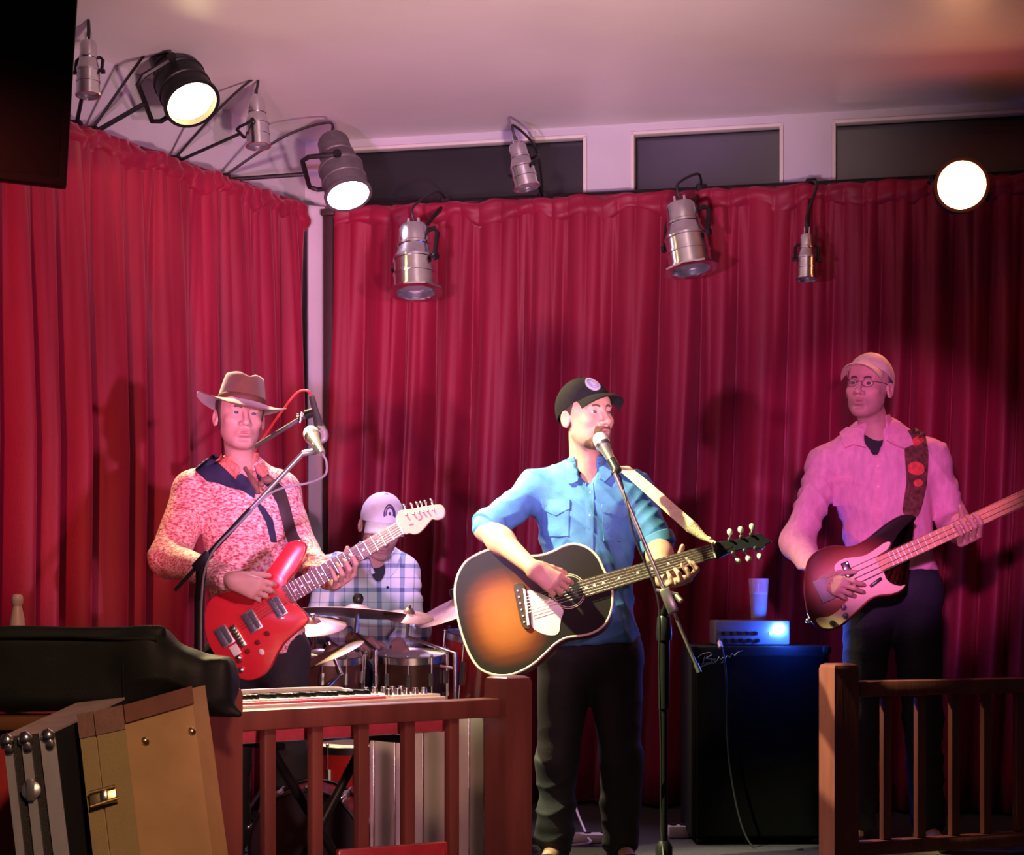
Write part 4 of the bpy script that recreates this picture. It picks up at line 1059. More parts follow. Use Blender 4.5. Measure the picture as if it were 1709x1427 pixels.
for sx_ in (-1, 1):
    for sy_ in (-1, 1):
        g = MB(); g.lathe([(0.02, 0), (0.024, 0.02)], (cA[0] + sx_ * (wA / 2 - 0.05), cA[1] + sy_ * 0.15, 0), (0, 0, 1), 10); g.build('foot', m_plastic_b, th)
    g = MB(); g.box((cA[0] + sx_ * (wA / 2 - 0.012), AD + 0.004, zt - 0.016), (0.035, 0.03, 0.035), None, 0.01); g.build('corner_cap', m_black, th)
# script badge: a flowing signature
m_badge = mat('badge_green', (0.30, 0.36, 0.24), 0.4, 0.5)
bd = AD - 0.014
strokes = [[(1176, 1095), (1174, 1104), (1172, 1110)], [(1165, 1097), (1172, 1092), (1184, 1089), (1188, 1093), (1178, 1099), (1187, 1100), (1187, 1105), (1174, 1108)],
           [(1187, 1103), (1193, 1099), (1192, 1104), (1197, 1102), (1200, 1097), (1203, 1101), (1209, 1096), (1208, 1103), (1204, 1107), (1209, 1101), (1214, 1095), (1218, 1097), (1222, 1091), (1226, 1094), (1231, 1089), (1240, 1086)],
           [(1170, 1113), (1180, 1109), (1194, 1106)]]
bg = MB()
for st in strokes: bg.tube(spline([W(x, y, bd) for x, y in st], 5, False), 0.0018, 6)
bg.build('script_badge', m_badge, th)
# amp head
h0 = W(1194, 1066, AD + 0.05); h1 = W(1318, 1066, AD + 0.05); zh = W(0, 1036, AD + 0.05)[2]; wH = h1[0] - h0[0]
cH = V3((h0[0] + h1[0]) / 2, AD + 0.16, zt)
th = thing('amp_head', cH, 'small grey amplifier head with rows of knobs on the black cabinet', 'amplifier')
g = MB(); g.box((cH[0], cH[1], zt + (zh - zt) / 2 + 0.002), (wH, 0.22, zh - zt - 0.002), None, 0.006); g.build('case', mat('amp_head_grey', (0.30, 0.28, 0.30), 0.4, 0.4, var=0.1), th)
for k in range(10):
    r_, c_ = divmod(k, 5)
    p = V3(h0[0] + 0.03 + 0.032 * c_ + 0.008 * r_, AD + 0.049, zt + 0.018 + 0.028 * (1 - r_) + 0.002)
    g = MB(); g.lathe([(0.0085, 0), (0.0075, 0.012), (0.001, 0.0125)], p, (0, -1, 0), 12); g.build('knob', m_plastic_b, th)
lp = W(1301, 1049, AD + 0.042)
g = MB(); g.lathe([(0.020, 0.0), (0.020, 0.006), (0.012, 0.012), (0.001, 0.014)], lp, (0, -1, 0), 18); g.build('pilot_lamp', emis('blue_led', (0.25, 0.65, 1.0), 40), th, )
g = MB(); g.ball(W(1286, 1057, AD + 0.046), 0.006, 10); g.build('indicator_lamp', emis('blue_led_small', (0.1, 0.45, 1.0), 10), th)
glow('blue_lamp_light', lp + V3(0.03, -0.08, -0.01), 7.0, (0.02, 0.10, 1.0), 0.02)
# instrument lead with pale plug
cable([W(1200, 1066, AD + 0.03), W(1203, 1078, AD - 0.02), W(1207, 1090, AD - 0.03), W(1212, 1130, AD - 0.035), V3(W(1216, 0, AD)[0], AD - 0.05, 0.3), V3(W(1250, 0, AD)[0], AD - 0.10, 0.008), V3(W(1330, 0, AD)[0], AD - 0.16, 0.006)], 'black instrument lead hanging over the front of the cabinet', 0.004)
g = MB(); g.lathe([(0.008, 0), (0.010, 0.01), (0.009, 0.030), (0.005, 0.04)], W(1203, 1081, AD - 0.028), W(1199, 1064, AD + 0.02) - W(1203, 1081, AD - 0.028), 12)
o = g.build('plug', mat('pale_plug', (0.55, 0.42, 0.55), 0.4), None, org=W(1203, 1081, AD - 0.028)); tag(o, 'pale plug at the left end of the amplifier head', 'plug')
# beer glass
gc = V3(W(1266, 1030, AD + 0.14)[0], AD + 0.14, zh + 0.001)
th = thing('beer_glass', gc, 'half-drunk pint glass on the amplifier head', 'glass')
m_glass = mat('clear_glass', (0.85, 0.8, 0.85), 0.05, alpha=0.28, spec=0.8)
hg = (W(0, 966, AD + 0.14)[2] - zh) 
g = MB(); g.lathe([(0.001, 0), (0.030, 0), (0.031, 0.006), (0.0405, hg), (0.0385, hg), (0.029, 0.010), (0.001, 0.009)], gc, (0, 0, 1), 28); g.build('glass_wall', m_glass, th)
g = MB(); g.lathe([(0.001, 0.011), (0.0285, 0.011), (0.0355, hg * 0.62), (0.001, hg * 0.62)], gc, (0, 0, 1), 24); g.build('beer', mat('pinkish_beer', (0.62, 0.36, 0.30), 0.3, var=0.1), th)  # beer in one even pinkish base colour
g = MB(); g.lathe([(0.0355, hg * 0.62), (0.0358, hg * 0.66), (0.001, hg * 0.665)], gc, (0, 0, 1), 24); g.build('foam', mat('beer_foam', (0.75, 0.62, 0.62), 0.7, bump=0.4, bscale=300), th)

# ---------------------------------------------------------- small things on the stage floor
def low_box(px0, px1, ybot, h, dep, label, name, cat, m, extra=None):
    d = EYE * FPX / (ybot - HY); a = W(px0, ybot, d); b_ = W(px1, ybot, d); c = V3((a[0] + b_[0]) / 2, d + dep / 2, 0)
    th = thing(name, c, label, cat); w_ = b_[0] - a[0]
    g = MB(); g.box(c + V3(0, 0, h / 2 + 0.001), (w_, dep, h), None, min(0.008, h * 0.25)); g.build('case', m, th)
    n = max(2, int(w_ / 0.06))
    for k in range(n):
        g = MB(); g.lathe([(0.015, 0), (0.014, 0.006), (0.001, 0.007)], c + V3(-w_ / 2 + w_ * (k + 0.5) / n, 0, h), (0, 0, 1), 12); g.build(extra or 'socket', m_plastic_b, th)
m_white = mat('white_plastic', (0.55, 0.45, 0.50), 0.45, var=0.06)
low_box(938, 1052, 1408, 0.035, 0.07, 'white power strip on the stage floor behind the singer legs', 'power_strip', 'power strip', m_white)
low_box(1116, 1150, 1400, 0.05, 0.06, 'pale junction box on the floor left of the black cabinet', 'junction_box', 'box', m_white)
low_box(1440, 1576, 1432, 0.045, 0.16, 'pale pedalboard on the floor behind the dark railing', 'pedalboard', 'pedalboard', mat('pale_pedal', (0.72, 0.52, 0.52), 0.5), 'footswitch')
cable([W(958, 1338, 7.4), W(966, 1362, 7.2), W(980, 1396, 7.05), V3(W(980, 0, 7.0)[0], 7.0, 0.006), V3(W(900, 0, 6.9)[0], 6.9, 0.006)], 'pale lead hanging behind the singer legs to the power strip', 0.005, m_white)

# ================================================================== FRONT OF STAGE
FZ = -0.302
# hanging screen top left
m_tv = mat('tv_black', (0.006, 0.006, 0.007), 0.6, spec=0.1, var=0.2)
tc_ = W(-60, 20, 5.2); Rt = frame_from(V3(0.075, -0.06, 1), V3(1, 0.25, 0))
th = thing('wall_screen', tc_, 'black flat screen hanging at the top left corner', 'television')
hw_ = 0.315; hh_ = 0.47
g = MB(); g.box(tc_, (2 * hw_, 0.07, 2 * hh_), Rt, 0.008); g.build('housing', m_tv, th)
g = MB(); g.box(tc_ + Rt @ V3(0, -0.036, 0), (2 * hw_ - 0.05, 0.004, 2 * hh_ - 0.05), Rt, 0.001); g.build('display', mat('display_glass', (0.004, 0.004, 0.005), 0.55, spec=0.1), th)
g = MB(); g.tube([tc_ + V3(0, 0.05, 0.3), V3(tc_[0], tc_[1] + 0.10, CEIL - 0.003)], 0.025, 12); g.build('ceiling_pole', m_black, th)

m_tan = mat('tan_case', (0.50, 0.29, 0.13), 0.6, var=0.12, vscale=10, bump=0.15, bscale=200); m_tanb = mat('brown_trim', (0.20, 0.07, 0.05), 0.5, var=0.2, vscale=20, bump=0.1)
m_tan_shade = mat('tan_case_shade', (0.34, 0.24, 0.09), 0.6, var=0.12, vscale=10, bump=0.15, bscale=200); m_brass = mat('brass', (0.80, 0.62, 0.30), 0.3, 1.0, var=0.1)  # side tone: tan with the turned face's shade put into the colour
def sweep(top, z0, lean, ztop=None):
    """top: list of 3D points of the upper outline; lean: 3D direction down"""
    lean = np.asarray(lean, float); lo = []
    for p in top: k = (z0 - p[2]) / lean[2]; lo.append(p + lean * k)
    n = len(top); V = list(top) + lo
    F = [tuple(range(n)), tuple(range(2 * n - 1, n - 1, -1))] + [(i, i + n, (i + 1) % n + n, (i + 1) % n) for i in range(n)]
    return V, F
# tan guitar case
P0, P1, P2 = W(130, 1197, 4.18), W(205, 1181, 4.20), W(318, 1149, 4.32)
bk = V3(0.060, 0.16, 0.012); ln = nrm(W(240, 1427, 4.12) - P1); ln = nrm(ln + V3(0, -0.10, 0))
top = [P0, P1, P2, P2 + bk * 0.4, P0 + bk * 1.1]
def point(a, b, u, depth, off=0.0, n=None):     # u along a->b, depth metres down the lean
    q = a + (b - a) * u + ln * depth
    return q if n is None else q + n * off
th = thing('guitar_case', V3(P1[0] + 0.15, P1[1], FZ), 'tan guitar case with brown top trim and brass latch leaning at front left', 'guitar case', 'instrument cases by the stage')
V_, F_ = sweep(top, FZ + 0.004, ln)
link('shell', V_, F_, m_tan, th, smooth=False)
nf = nrm(np.cross(ln, P2 - P1)); nf = nf if nf[1] < 0 else -nf
ns_ = nrm(np.cross(ln, P1 - P0)); ns_ = ns_ if ns_[1] < 0 else -ns_
def panel(a, b, u0, u1, d0, d1, n, th_, m, name, par):
    Q = [point(a, b, u0, d0), point(a, b, u1, d0), point(a, b, u1, d1), point(a, b, u0, d1)]
    V_ = [q + n * th_ for q in Q] + [q - n * 0.002 for q in Q]
    F_ = [(0, 1, 2, 3)[::-1], (4, 5, 6, 7), (0, 1, 5, 4), (1, 2, 6, 5), (2, 3, 7, 6), (3, 0, 4, 7)]
    return link(name, V_, F_, m, par, smooth=False)
panel(P0, P1, 0.0, 0.33, 0.0, 0.95, ns_, 0.006, m_tan_shade, 'lid_side', th)
panel(P0, P1, 0.37, 1.0, 0.0, 0.95, ns_, 0.006, m_tan_shade, 'body_side', th)
panel(P0, P1, -0.01, 0.34, -0.004, 0.055, ns_, 0.009, m_tanb, 'top_trim', th)
panel(P0, P1, 0.36, 1.0, -0.004, 0.055, ns_, 0.009, m_tanb, 'top_trim', th)
panel(P1, P2, 0.0, 1.005, -0.004, 0.040, nf, 0.007, m_tanb, 'top_trim', th)
g = MB(); q = point(P0, P1, 0.36, 0.205, 0.016, ns_); Rl = np.c_[nrm(P1 - P0), nrm(np.cross(-ln, nrm(P1 - P0))), -ln]
g.box(q, (0.062, 0.010, 0.036), Rl, 0.003); lt = g.build('latch', m_brass, th)
g = MB(); g.tube([q + Rl @ V3(-0.03, -0.008, -0.018), q + Rl @ V3(0.034, -0.008, -0.012)], 0.004, 8); g.tube([q + Rl @ V3(-0.03, -0.008, 0.014), q + Rl @ V3(0.03, -0.010, 0.016)], 0.004, 8); g.build('latch_bail', m_brass, lt)
g = MB(); g.box(q + Rl @ V3(0.004, -0.012, 0.0), (0.016, 0.012, 0.026), Rl, 0.004); g.build('latch_catch', m_nickel, lt)
for (u, dd_) in ((0.25, 0.095), (0.93, 0.105)):
    g = MB(); q = point(P1, P2, u, dd_, 0.002, nf); g.lathe([(0.010, -0.004), (0.010, 0.003), (0.005, 0.008), (0.001, 0.009)], q, nf, 12); g.build('stud', m_brass, th)
# aluminium-edged flight case
m_alu = mat('brushed_aluminium', (0.70, 0.66, 0.68), 0.35, 0.85, var=0.12, vscale=30, aniso_noise=(1, 1, 0.1)); m_fab = mat('black_case_panel', (0.012, 0.011, 0.012), 0.6, bump=0.2, bscale=300)
Q0, Q1 = W(6, 1232, 4.12), W(92, 1222, 4.13); bk2 = W(212, 1166, 4.42) - Q1
ln2 = nrm(W(120, 1427, 4.08) - Q1); ln2 = nrm(ln2 + V3(0, -0.06, 0))
th = thing('flight_case', V3(Q0[0], Q0[1], FZ), 'black flight case with aluminium edges and pinkish lid leaning at far left', 'flight case', 'instrument cases by the stage')
V_, F_ = sweep([Q0, Q1, Q1 + bk2, Q0 + bk2 * 1.0], FZ + 0.004, ln2); link('shell', V_, F_, m_fab, th, smooth=False)
ln_keep = ln; ln = ln2
nq = nrm(np.cross(ln2, Q1 - Q0)); nq = nq if nq[1] < 0 else -nq
for (u0, u1) in ((0.0, 0.16), (0.34, 0.52), (0.70, 1.0)): panel(Q0, Q1, u0, u1, 0.0, 0.98, nq, 0.008, m_alu, 'aluminium_edge', th)
nt_ = nrm(np.cross(Q1 - Q0, bk2)); nt_ = nt_ if nt_[2] > 0 else -nt_
Qs = [Q0 + bk2 * 0.03, Q1 + bk2 * 0.03, Q1 + bk2 * 0.97, Q0 + bk2 * 0.97]
link('lid_cover', [q + nt_ * 0.006 for q in Qs] + [q - nt_ * 0.002 for q in Qs], [(0, 1, 2, 3), (7, 6, 5, 4), (0, 4, 5, 1), (1, 5, 6, 2), (2, 6, 7, 3), (3, 7, 4, 0)], mat('pale_lid', (0.50, 0.36, 0.36), 0.5, var=0.2, vscale=20), th, smooth=False)
for u in (0.06, 0.42, 0.86):
    g = MB(); q = Q0 + (Q1 - Q0) * u; g.ball(q + nq * 0.004 + ln2 * 0.01, (0.019, 0.017, 0.020), 10); g.ball(q + nq * 0.010 + ln2 * 0.030 + V3(0.004, 0, 0), (0.012, 0.010, 0.014), 8); g.build('corner_ball', m_nickel, th)
g = MB(); q = point(Q0, Q1, 0.43, 0.13, 0.012, nq); g.lathe([(0.022, -0.006), (0.022, 0.003), (0.015, 0.007), (0.001, 0.008)], q, nq, 16); g.box(q + nq * 0.010, (0.018, 0.008, 0.05), None, 0.003); g.build('butterfly_latch', m_alu, th)
ln = ln_keep
# black padded bag lying on the booth back
m_nylon = mat('black_nylon', (0.012, 0.013, 0.013), 0.6, spec=0.3, var=0.3, vscale=12, bump=0.08, bscale=160)
BD = 4.50
bc0 = W(-60, 1120, BD); bc1 = W(345, 1140, BD)
prims = [rbox((bc0 + W(262, 1115, BD)) / 2, ((W(262, 1115, BD) - bc0)[0] / 2 + 0.02, 0.078, 0.100), 0.035, k=0.03),
         cone(W(258, 1108, BD), W(355, 1140, BD), 0.078, 0.062, 0.06), cone(W(340, 1165, BD - 0.02), W(398, 1192, BD - 0.03), 0.045, 0.012, 0.03),
         cone(W(0, 1056, BD - 0.05), W(268, 1052, BD - 0.05), 0.014, 0.014, 0.015), rbox(W(368, 1135, BD), (0.028, 0.06, 0.055), 0.02, k=0.03)]
def bagpost(P): return wob(P, 0.005, 22, 3) + (wob(P * np.array([1.0, 1, 0.35]), 0.006, 55, 4) + crease(P, 0.014, 34, (0.3, 0.2, 1), 8)) * np.clip((P[:, 0] - bc0[0] - 0.42) / 0.1, 0, 1)
V_, F_ = surface(prims, 0.006, bagpost, bounds=(bc0 - V3(0.12, 0.22, 0.2), W(430, 1050, BD) + V3(0.05, 0.22, 0.1)))
zb = V_[:, 2].min()
th = thing('gig_bag', V3((bc0[0] + bc1[0]) / 2, BD, zb), 'long black padded instrument bag lying at left in front of the railing', 'bag')
link('bag_body', V_, F_, m_nylon, th, True, 0)
g = MB(); g.tube([W(-20, 1064, BD - 0.082), W(120, 1062, BD - 0.084), W(262, 1068, BD - 0.082)], 0.0045, 6); g.build('zip', m_plastic_b, th)
g = MB(); g.tube(spline([W(206, 1100, BD - 0.080), W(206, 1130, BD - 0.082), W(207, 1165, BD - 0.080)], 5, False), 0.004, 6); g.build('seam', m_plastic_b, th)
# red booth back with wooden cap, left edge
m_boothr = mat('red_booth', (0.48, 0.030, 0.028), 0.5, var=0.15, vscale=6, bump=0.1, bscale=50)
bx0 = W(-160, 1300, BD)[0]; bx1 = W(296, 1300, BD)[0]
th = thing('booth', V3((bx0 + bx1) / 2, BD + 0.03, FZ), 'red upholstered booth back with brown wooden cap at far left', 'booth')
zc = zb + 0.006
g = MB(); g.box(V3((bx0 + bx1) / 2, BD + 0.04, zc - 0.018), (bx1 - bx0, 0.24, 0.036), None, 0.008); g.build('wooden_cap', mat('booth_wood', (0.24, 0.09, 0.035), 0.35, var=0.3, vscale=20, aniso_noise=(0.2, 1, 1)), th)
nP = 4
for k in range(nP):
    w_ = (bx1 - bx0 - 0.04) / nP
    g = MB(); g.box(V3(bx0 + 0.02 + w_ * (k + 0.5), BD + 0.04, (FZ + zc - 0.036) / 2), (w_ * 0.99, 0.16, zc - 0.036 - FZ - 0.008), None, 0.02); g.build('padded_panel', m_boothr, th)
# pale bottle behind the bag
bp = V3(W(29, 1046, BD + 0.12)[0], BD + 0.12, zc + 0.001); hb = W(0, 991, BD + 0.12)[2] - bp[2]
th = thing('bottle', bp, 'small pale bottle standing up behind the black bag at far left', 'bottle')
h1 = W(0, 1046, BD + 0.12)[2] - bp[2]; hv = hb - h1
g = MB(); g.lathe([(0.001, 0), (0.030, 0.0), (0.031, 0.01), (0.031, h1 * 0.7), (0.020, h1 * 0.98), (0.0175, h1 + hv * 0.25), (0.0125, h1 + hv * 0.55), (0.0110, h1 + hv * 0.62), (0.0145, h1 + hv * 0.70), (0.0145, h1 + hv * 0.82)], bp, (0, 0, 1), 20); g.build('bottle_body', mat('pale_pink_plastic', (0.70, 0.42, 0.42), 0.4, var=0.1), th)
g = MB(); g.lathe([(0.0145, h1 + hv * 0.82), (0.015, h1 + hv * 0.86), (0.012, h1 + hv * 0.96), (0.001, hb)], bp, (0, 0, 1), 18); g.build('cap', mat('pale_bottle_cap', (0.74, 0.48, 0.48), 0.45), th)
# dark red chair back poking up at the bottom edge
th = thing('chair', V3(W(650, 1430, 4.55)[0], 4.55, FZ), 'dark red wooden chair whose back just shows below the railing', 'chair')
pa, pb = W(562, 1418, 4.50), W(745, 1404, 4.66); e = nrm((pb - pa)); Rc = frame_from(np.cross(e, V3(0, 1, 0)) * -1, e); L = np.linalg.norm(pb - pa); cc = (pa + pb) / 2
Rc = np.c_[e, nrm(np.cross(V3(0, 0, 1), e)), np.cross(e, nrm(np.cross(V3(0, 0, 1), e)))]
m_chair = mat('dark_red_lacquer', (0.30, 0.022, 0.03), 0.35, var=0.2, coat=0.2)
g = MB(); g.box(cc + V3(0, 0, -0.06), (L, 0.022, 0.12), Rc, 0.006); g.build('back_rail', m_chair, th)
g = MB(); g.box(cc + V3(0, 0, -0.28), (L * 0.9, 0.018, 0.05), Rc, 0.005); g.build('back_slat', m_chair, th)
sc2 = V3(cc[0], cc[1], FZ + 0.45) - Rc[:, 1] * 0.20
sc2[2] = FZ + 0.45
g = MB(); g.box(sc2, (L, 0.40, 0.035), Rc, 0.012); g.build('seat', m_chair, th)
for s_ in (-1, 1):
    q = cc + e * s_ * (L / 2 - 0.015)
    g = MB(); g.tube([q + V3(0, 0, -0.02), V3(q[0], q[1], FZ + 0.004)], 0.014, 8); g.build('leg', m_chair, th)
    q2 = q - Rc[:, 1] * 0.37; g = MB(); g.tube([V3(q2[0], q2[1], FZ + 0.44), V3(q2[0], q2[1], FZ + 0.004)], 0.014, 8); g.build('leg', m_chair, th)
# ================================================================== PEOPLE
m_skin = mat('skin', (0.72, 0.46, 0.36), 0.5, spec=0.35, var=0.08, vscale=30, bump=0.04, bscale=180, attr='Col')
nodes(m_skin)[1].inputs['Subsurface Weight'].default_value = 0.12
nodes(m_skin)[1].inputs['Subsurface Radius'].default_value = (0.012, 0.005, 0.003)
m_eye = mat('eye_white', (0.78, 0.76, 0.74), 0.2); m_iris = mat('iris', (0.10, 0.09, 0.08), 0.15)
m_brow = mat('brow_hair', (0.10, 0.055, 0.035), 0.8, var=0.3, vscale=200); m_beard = mat('brown_beard', (0.16, 0.08, 0.045), 0.85, var=0.4, vscale=150, bump=0.5, bscale=500)
m_hair = mat('dark_hair', (0.05, 0.028, 0.02), 0.7, var=0.4, vscale=120, bump=0.5, bscale=400)

def head_frame(yaw, pitch, roll):
    y, p, r = map(math.radians, (yaw, pitch, roll))
    fw = V3(math.sin(y) * math.cos(p), -math.cos(y) * math.cos(p), math.sin(p))
    z = nrm(V3(0, 0, 1) - fw * fw[2]); x = np.cross(fw, z)          # x: subject's right
    x, z = x * math.cos(r) + z * math.sin(r), z * math.cos(r) - x * math.sin(r)
    return np.c_[x, fw, z]
def head_prims(mouth=0.0, slim=1.0):
    p = [ell((0, -0.016, 0.036), (0.079, 0.096, 0.086), k=0.02),
         ell((0, 0.020, -0.030), (0.069 * slim, 0.070, 0.086), k=0.03),
         ell((0, 0.022, -0.080), (0.050 * slim, 0.056, 0.034), k=0.03),
         ell((0, 0.066, -0.106), (0.022, 0.018, 0.016), k=0.025),
         cone((-0.049 * slim, -0.005, -0.058), (-0.020, 0.058, -0.102), 0.014, 0.011, 0.025), cone((0.049 * slim, -0.005, -0.058), (0.020, 0.058, -0.102), 0.014, 0.011, 0.025),
         ell((0, 0.058, 0.040), (0.052, 0.018, 0.030), k=0.03),
         cone((-0.042, 0.074, 0.019), (-0.009, 0.083, 0.015), 0.0085, 0.0085, 0.012), cone((0.042, 0.074, 0.019), (0.009, 0.083, 0.015), 0.0085, 0.0085, 0.012),
         ell((-0.043, 0.058, -0.028), (0.020, 0.020, 0.016), k=0.02), ell((0.043, 0.058, -0.028), (0.020, 0.020, 0.016), k=0.02),
         ell((-0.031, 0.099, -0.003), (0.020, 0.0185, 0.014), op='s', k=0.014), ell((0.031, 0.099, -0.003), (0.020, 0.0185, 0.014), op='s', k=0.014),
         ell((-0.0305, 0.0705, -0.002), (0.0150, 0.0125, 0.0105), k=0.004), ell((0.0305, 0.0705, -0.002), (0.0150, 0.0125, 0.0105), k=0.004), ell((-0.0305, 0.0735, 0.0068), (0.0160, 0.0125, 0.0040), k=0.003), ell((0.0305, 0.0735, 0.0068), (0.0160, 0.0125, 0.0040), k=0.003),
         cone((0, 0.086, 0.012), (0, 0.110, -0.034), 0.0075, 0.0115, 0.010), ell((0, 0.1125, -0.0385), (0.0120, 0.0105, 0.0098), k=0.008),
         ell((-0.0140, 0.095, -0.041), (0.0090, 0.012, 0.0080), k=0.006), ell((0.0140, 0.095, -0.041), (0.0090, 0.012, 0.0080), k=0.006),
         ell((-0.006, 0.100, -0.0485), (0.0035, 0.005, 0.003), op='s', k=0.003), ell((0.006, 0.100, -0.0485), (0.0035, 0.005, 0.003), op='s', k=0.003),
         ell((0, 0.082, -0.070), (0.026, 0.013, 0.020), k=0.015),
         ell((0, 0.0930, -0.0660), (0.024, 0.007, 0.0060), k=0.003), ell((0, 0.0920, -0.0785 - mouth), (0.020, 0.0080, 0.0070), k=0.003), ell((0, 0.084, -0.092), (0.018, 0.010, 0.006), op='s', k=0.012),
         ell((0, 0.099, -0.0712 - mouth * 0.5), (0.025, 0.012, 0.0024 + mouth * 0.5), op='s', k=0.002)]
    for s in (-1, 1):
        Re = np.array([[math.cos(s * 0.35), -math.sin(s * 0.35), 0], [math.sin(s * 0.35), math.cos(s * 0.35), 0], [0, 0, 1]])
        p += [ell((s * 0.084, -0.014, -0.012), (0.0075, 0.019, 0.031), Re, k=0.006), ell((s * 0.089, -0.010, -0.006), (0.0055, 0.010, 0.017), Re, op='s', k=0.004)]
    return p
def hand_prims(wrist, F, T, N, curls, thumb=(0.5, 0.75, 0.35), r=1.0, wr=0.026):
    F = nrm(F); N = nrm(N - F * np.dot(N, F)); T = np.asarray(T, float); T = T - F * T.dot(F) - N * T.dot(N); T = nrm(T)
    w = np.asarray(wrist, float); out = []
    base = [(0.086, 0.029), (0.090, 0.0095), (0.085, -0.010), (0.077, -0.028)]
    segs = [(0.043, 0.026, 0.020), (0.048, 0.030, 0.021), (0.044, 0.028, 0.020), (0.035, 0.020, 0.018)]
    for i, ((a, b), sg) in enumerate(zip(base, segs)):
        p = w + F * a * r + T * b * r
        out.append(cone(w + T * b * 0.62 * r + F * 0.012, p, 0.0145 * r, 0.0110 * r, 0.016))
        ang = 0.0; c = curls[i] if isinstance(curls[0], (tuple, list)) else curls
        rad = [0.0098, 0.0090, 0.0083, 0.0072]
        if i == 3: rad = [x * 0.88 for x in rad]
        for j, L in enumerate(sg):
            ang += c[j]; d = F * math.cos(ang) + N * math.sin(ang) + T * (0.06 * (1.5 - i))
            q = p + nrm(d) * L * r; out.append(cone(p, q, rad[j] * r, rad[j + 1] * r, 0.005)); p = q
    tb = w + F * 0.022 * r + T * 0.024 * r + N * 0.006
    d = nrm(F * thumb[0] + T * thumb[1] + N * thumb[2]); p = tb
    for j, L in enumerate((0.044, 0.032, 0.026)):
        d2 = nrm(d + F * 0.18 * j + N * 0.12 * j); q = p + d2 * L * r
        out.append(cone(p, q, (0.0155, 0.0110, 0.0100)[j] * r, (0.0110, 0.0100, 0.0080)[j] * r, 0.008)); p = q
    return out
def chain_hand(wrist, bases, pips, tips, thumb, wr=0.026):
    out = []
    for i, (b, p, t) in enumerate(zip(bases, pips, tips)):
        rr = 0.0098 if i < 3 else 0.0086
        m = p + (t - p) * 0.5 + (p - b) * 0.12
        out += [cone(wrist, b, 0.018, 0.0115, 0.018), cone(b, p, rr, rr * 0.95, 0.005), cone(p, m, rr * 0.95, rr * 0.9, 0.004), cone(m, t, rr * 0.9, rr * 0.75, 0.004)]
    out += [cone(thumb[0], thumb[1], 0.0155, 0.0115, 0.012), cone(thumb[1], thumb[2], 0.0115, 0.0085, 0.006)]
    return out
def torso_prims(J, g=0.0, wide=1.0, deep=1.0):
    lat = nrm(J['shL'] - J['shR']); up = nrm(J['neck'] - J['pelvis']); fw = nrm(np.cross(lat, up)); lat = np.cross(up, fw); R = np.c_[lat, fw, up]
    v = J['neck'] - J['pelvis']; P = J['pelvis']; sw = np.linalg.norm(J['shL'] - J['shR']) / 2
    q = [ell(P + v * 0.70, (min(sw * 0.95, 0.165) * wide + g, 0.105 * deep + g, 0.20 + g), R, 0.05), ell(P + v * 0.34, (0.142 * wide + g, 0.100 * deep + g, 0.20 + g), R, 0.06),
         ell(P + v * 0.02, (0.150 * wide + g, 0.108 * deep + g, 0.12 + g), R, 0.05)]
    for s in ('shL', 'shR'):
        q += [cone(P + v * 1.02, J[s], 0.046 + g * 0.8, 0.050 + g * 0.7, 0.05), cone(P + v * 0.70 + (J[s] - P - v * 0.70) * 0.35, J[s], 0.06 + g, 0.05 + g * 0.7, 0.05)]
    return q, R
def bnds(pts, pad):
    a = np.array(pts); return (a.min(0) - pad, a.max(0) + pad)
def comp(prims, grow):
    def f(P):
        d = np.full(len(P), 10.0, np.float32)
        for p in prims: d = combine(d, p.f(P), p.op, p.k)
        return d - np.float32(grow)
    return f
def local_obj(name, V, F, m, C, R, parent, sc=1.0, **kw):
    return link(name, np.asarray(V) @ R.T * sc + C, F, m, parent, **kw)

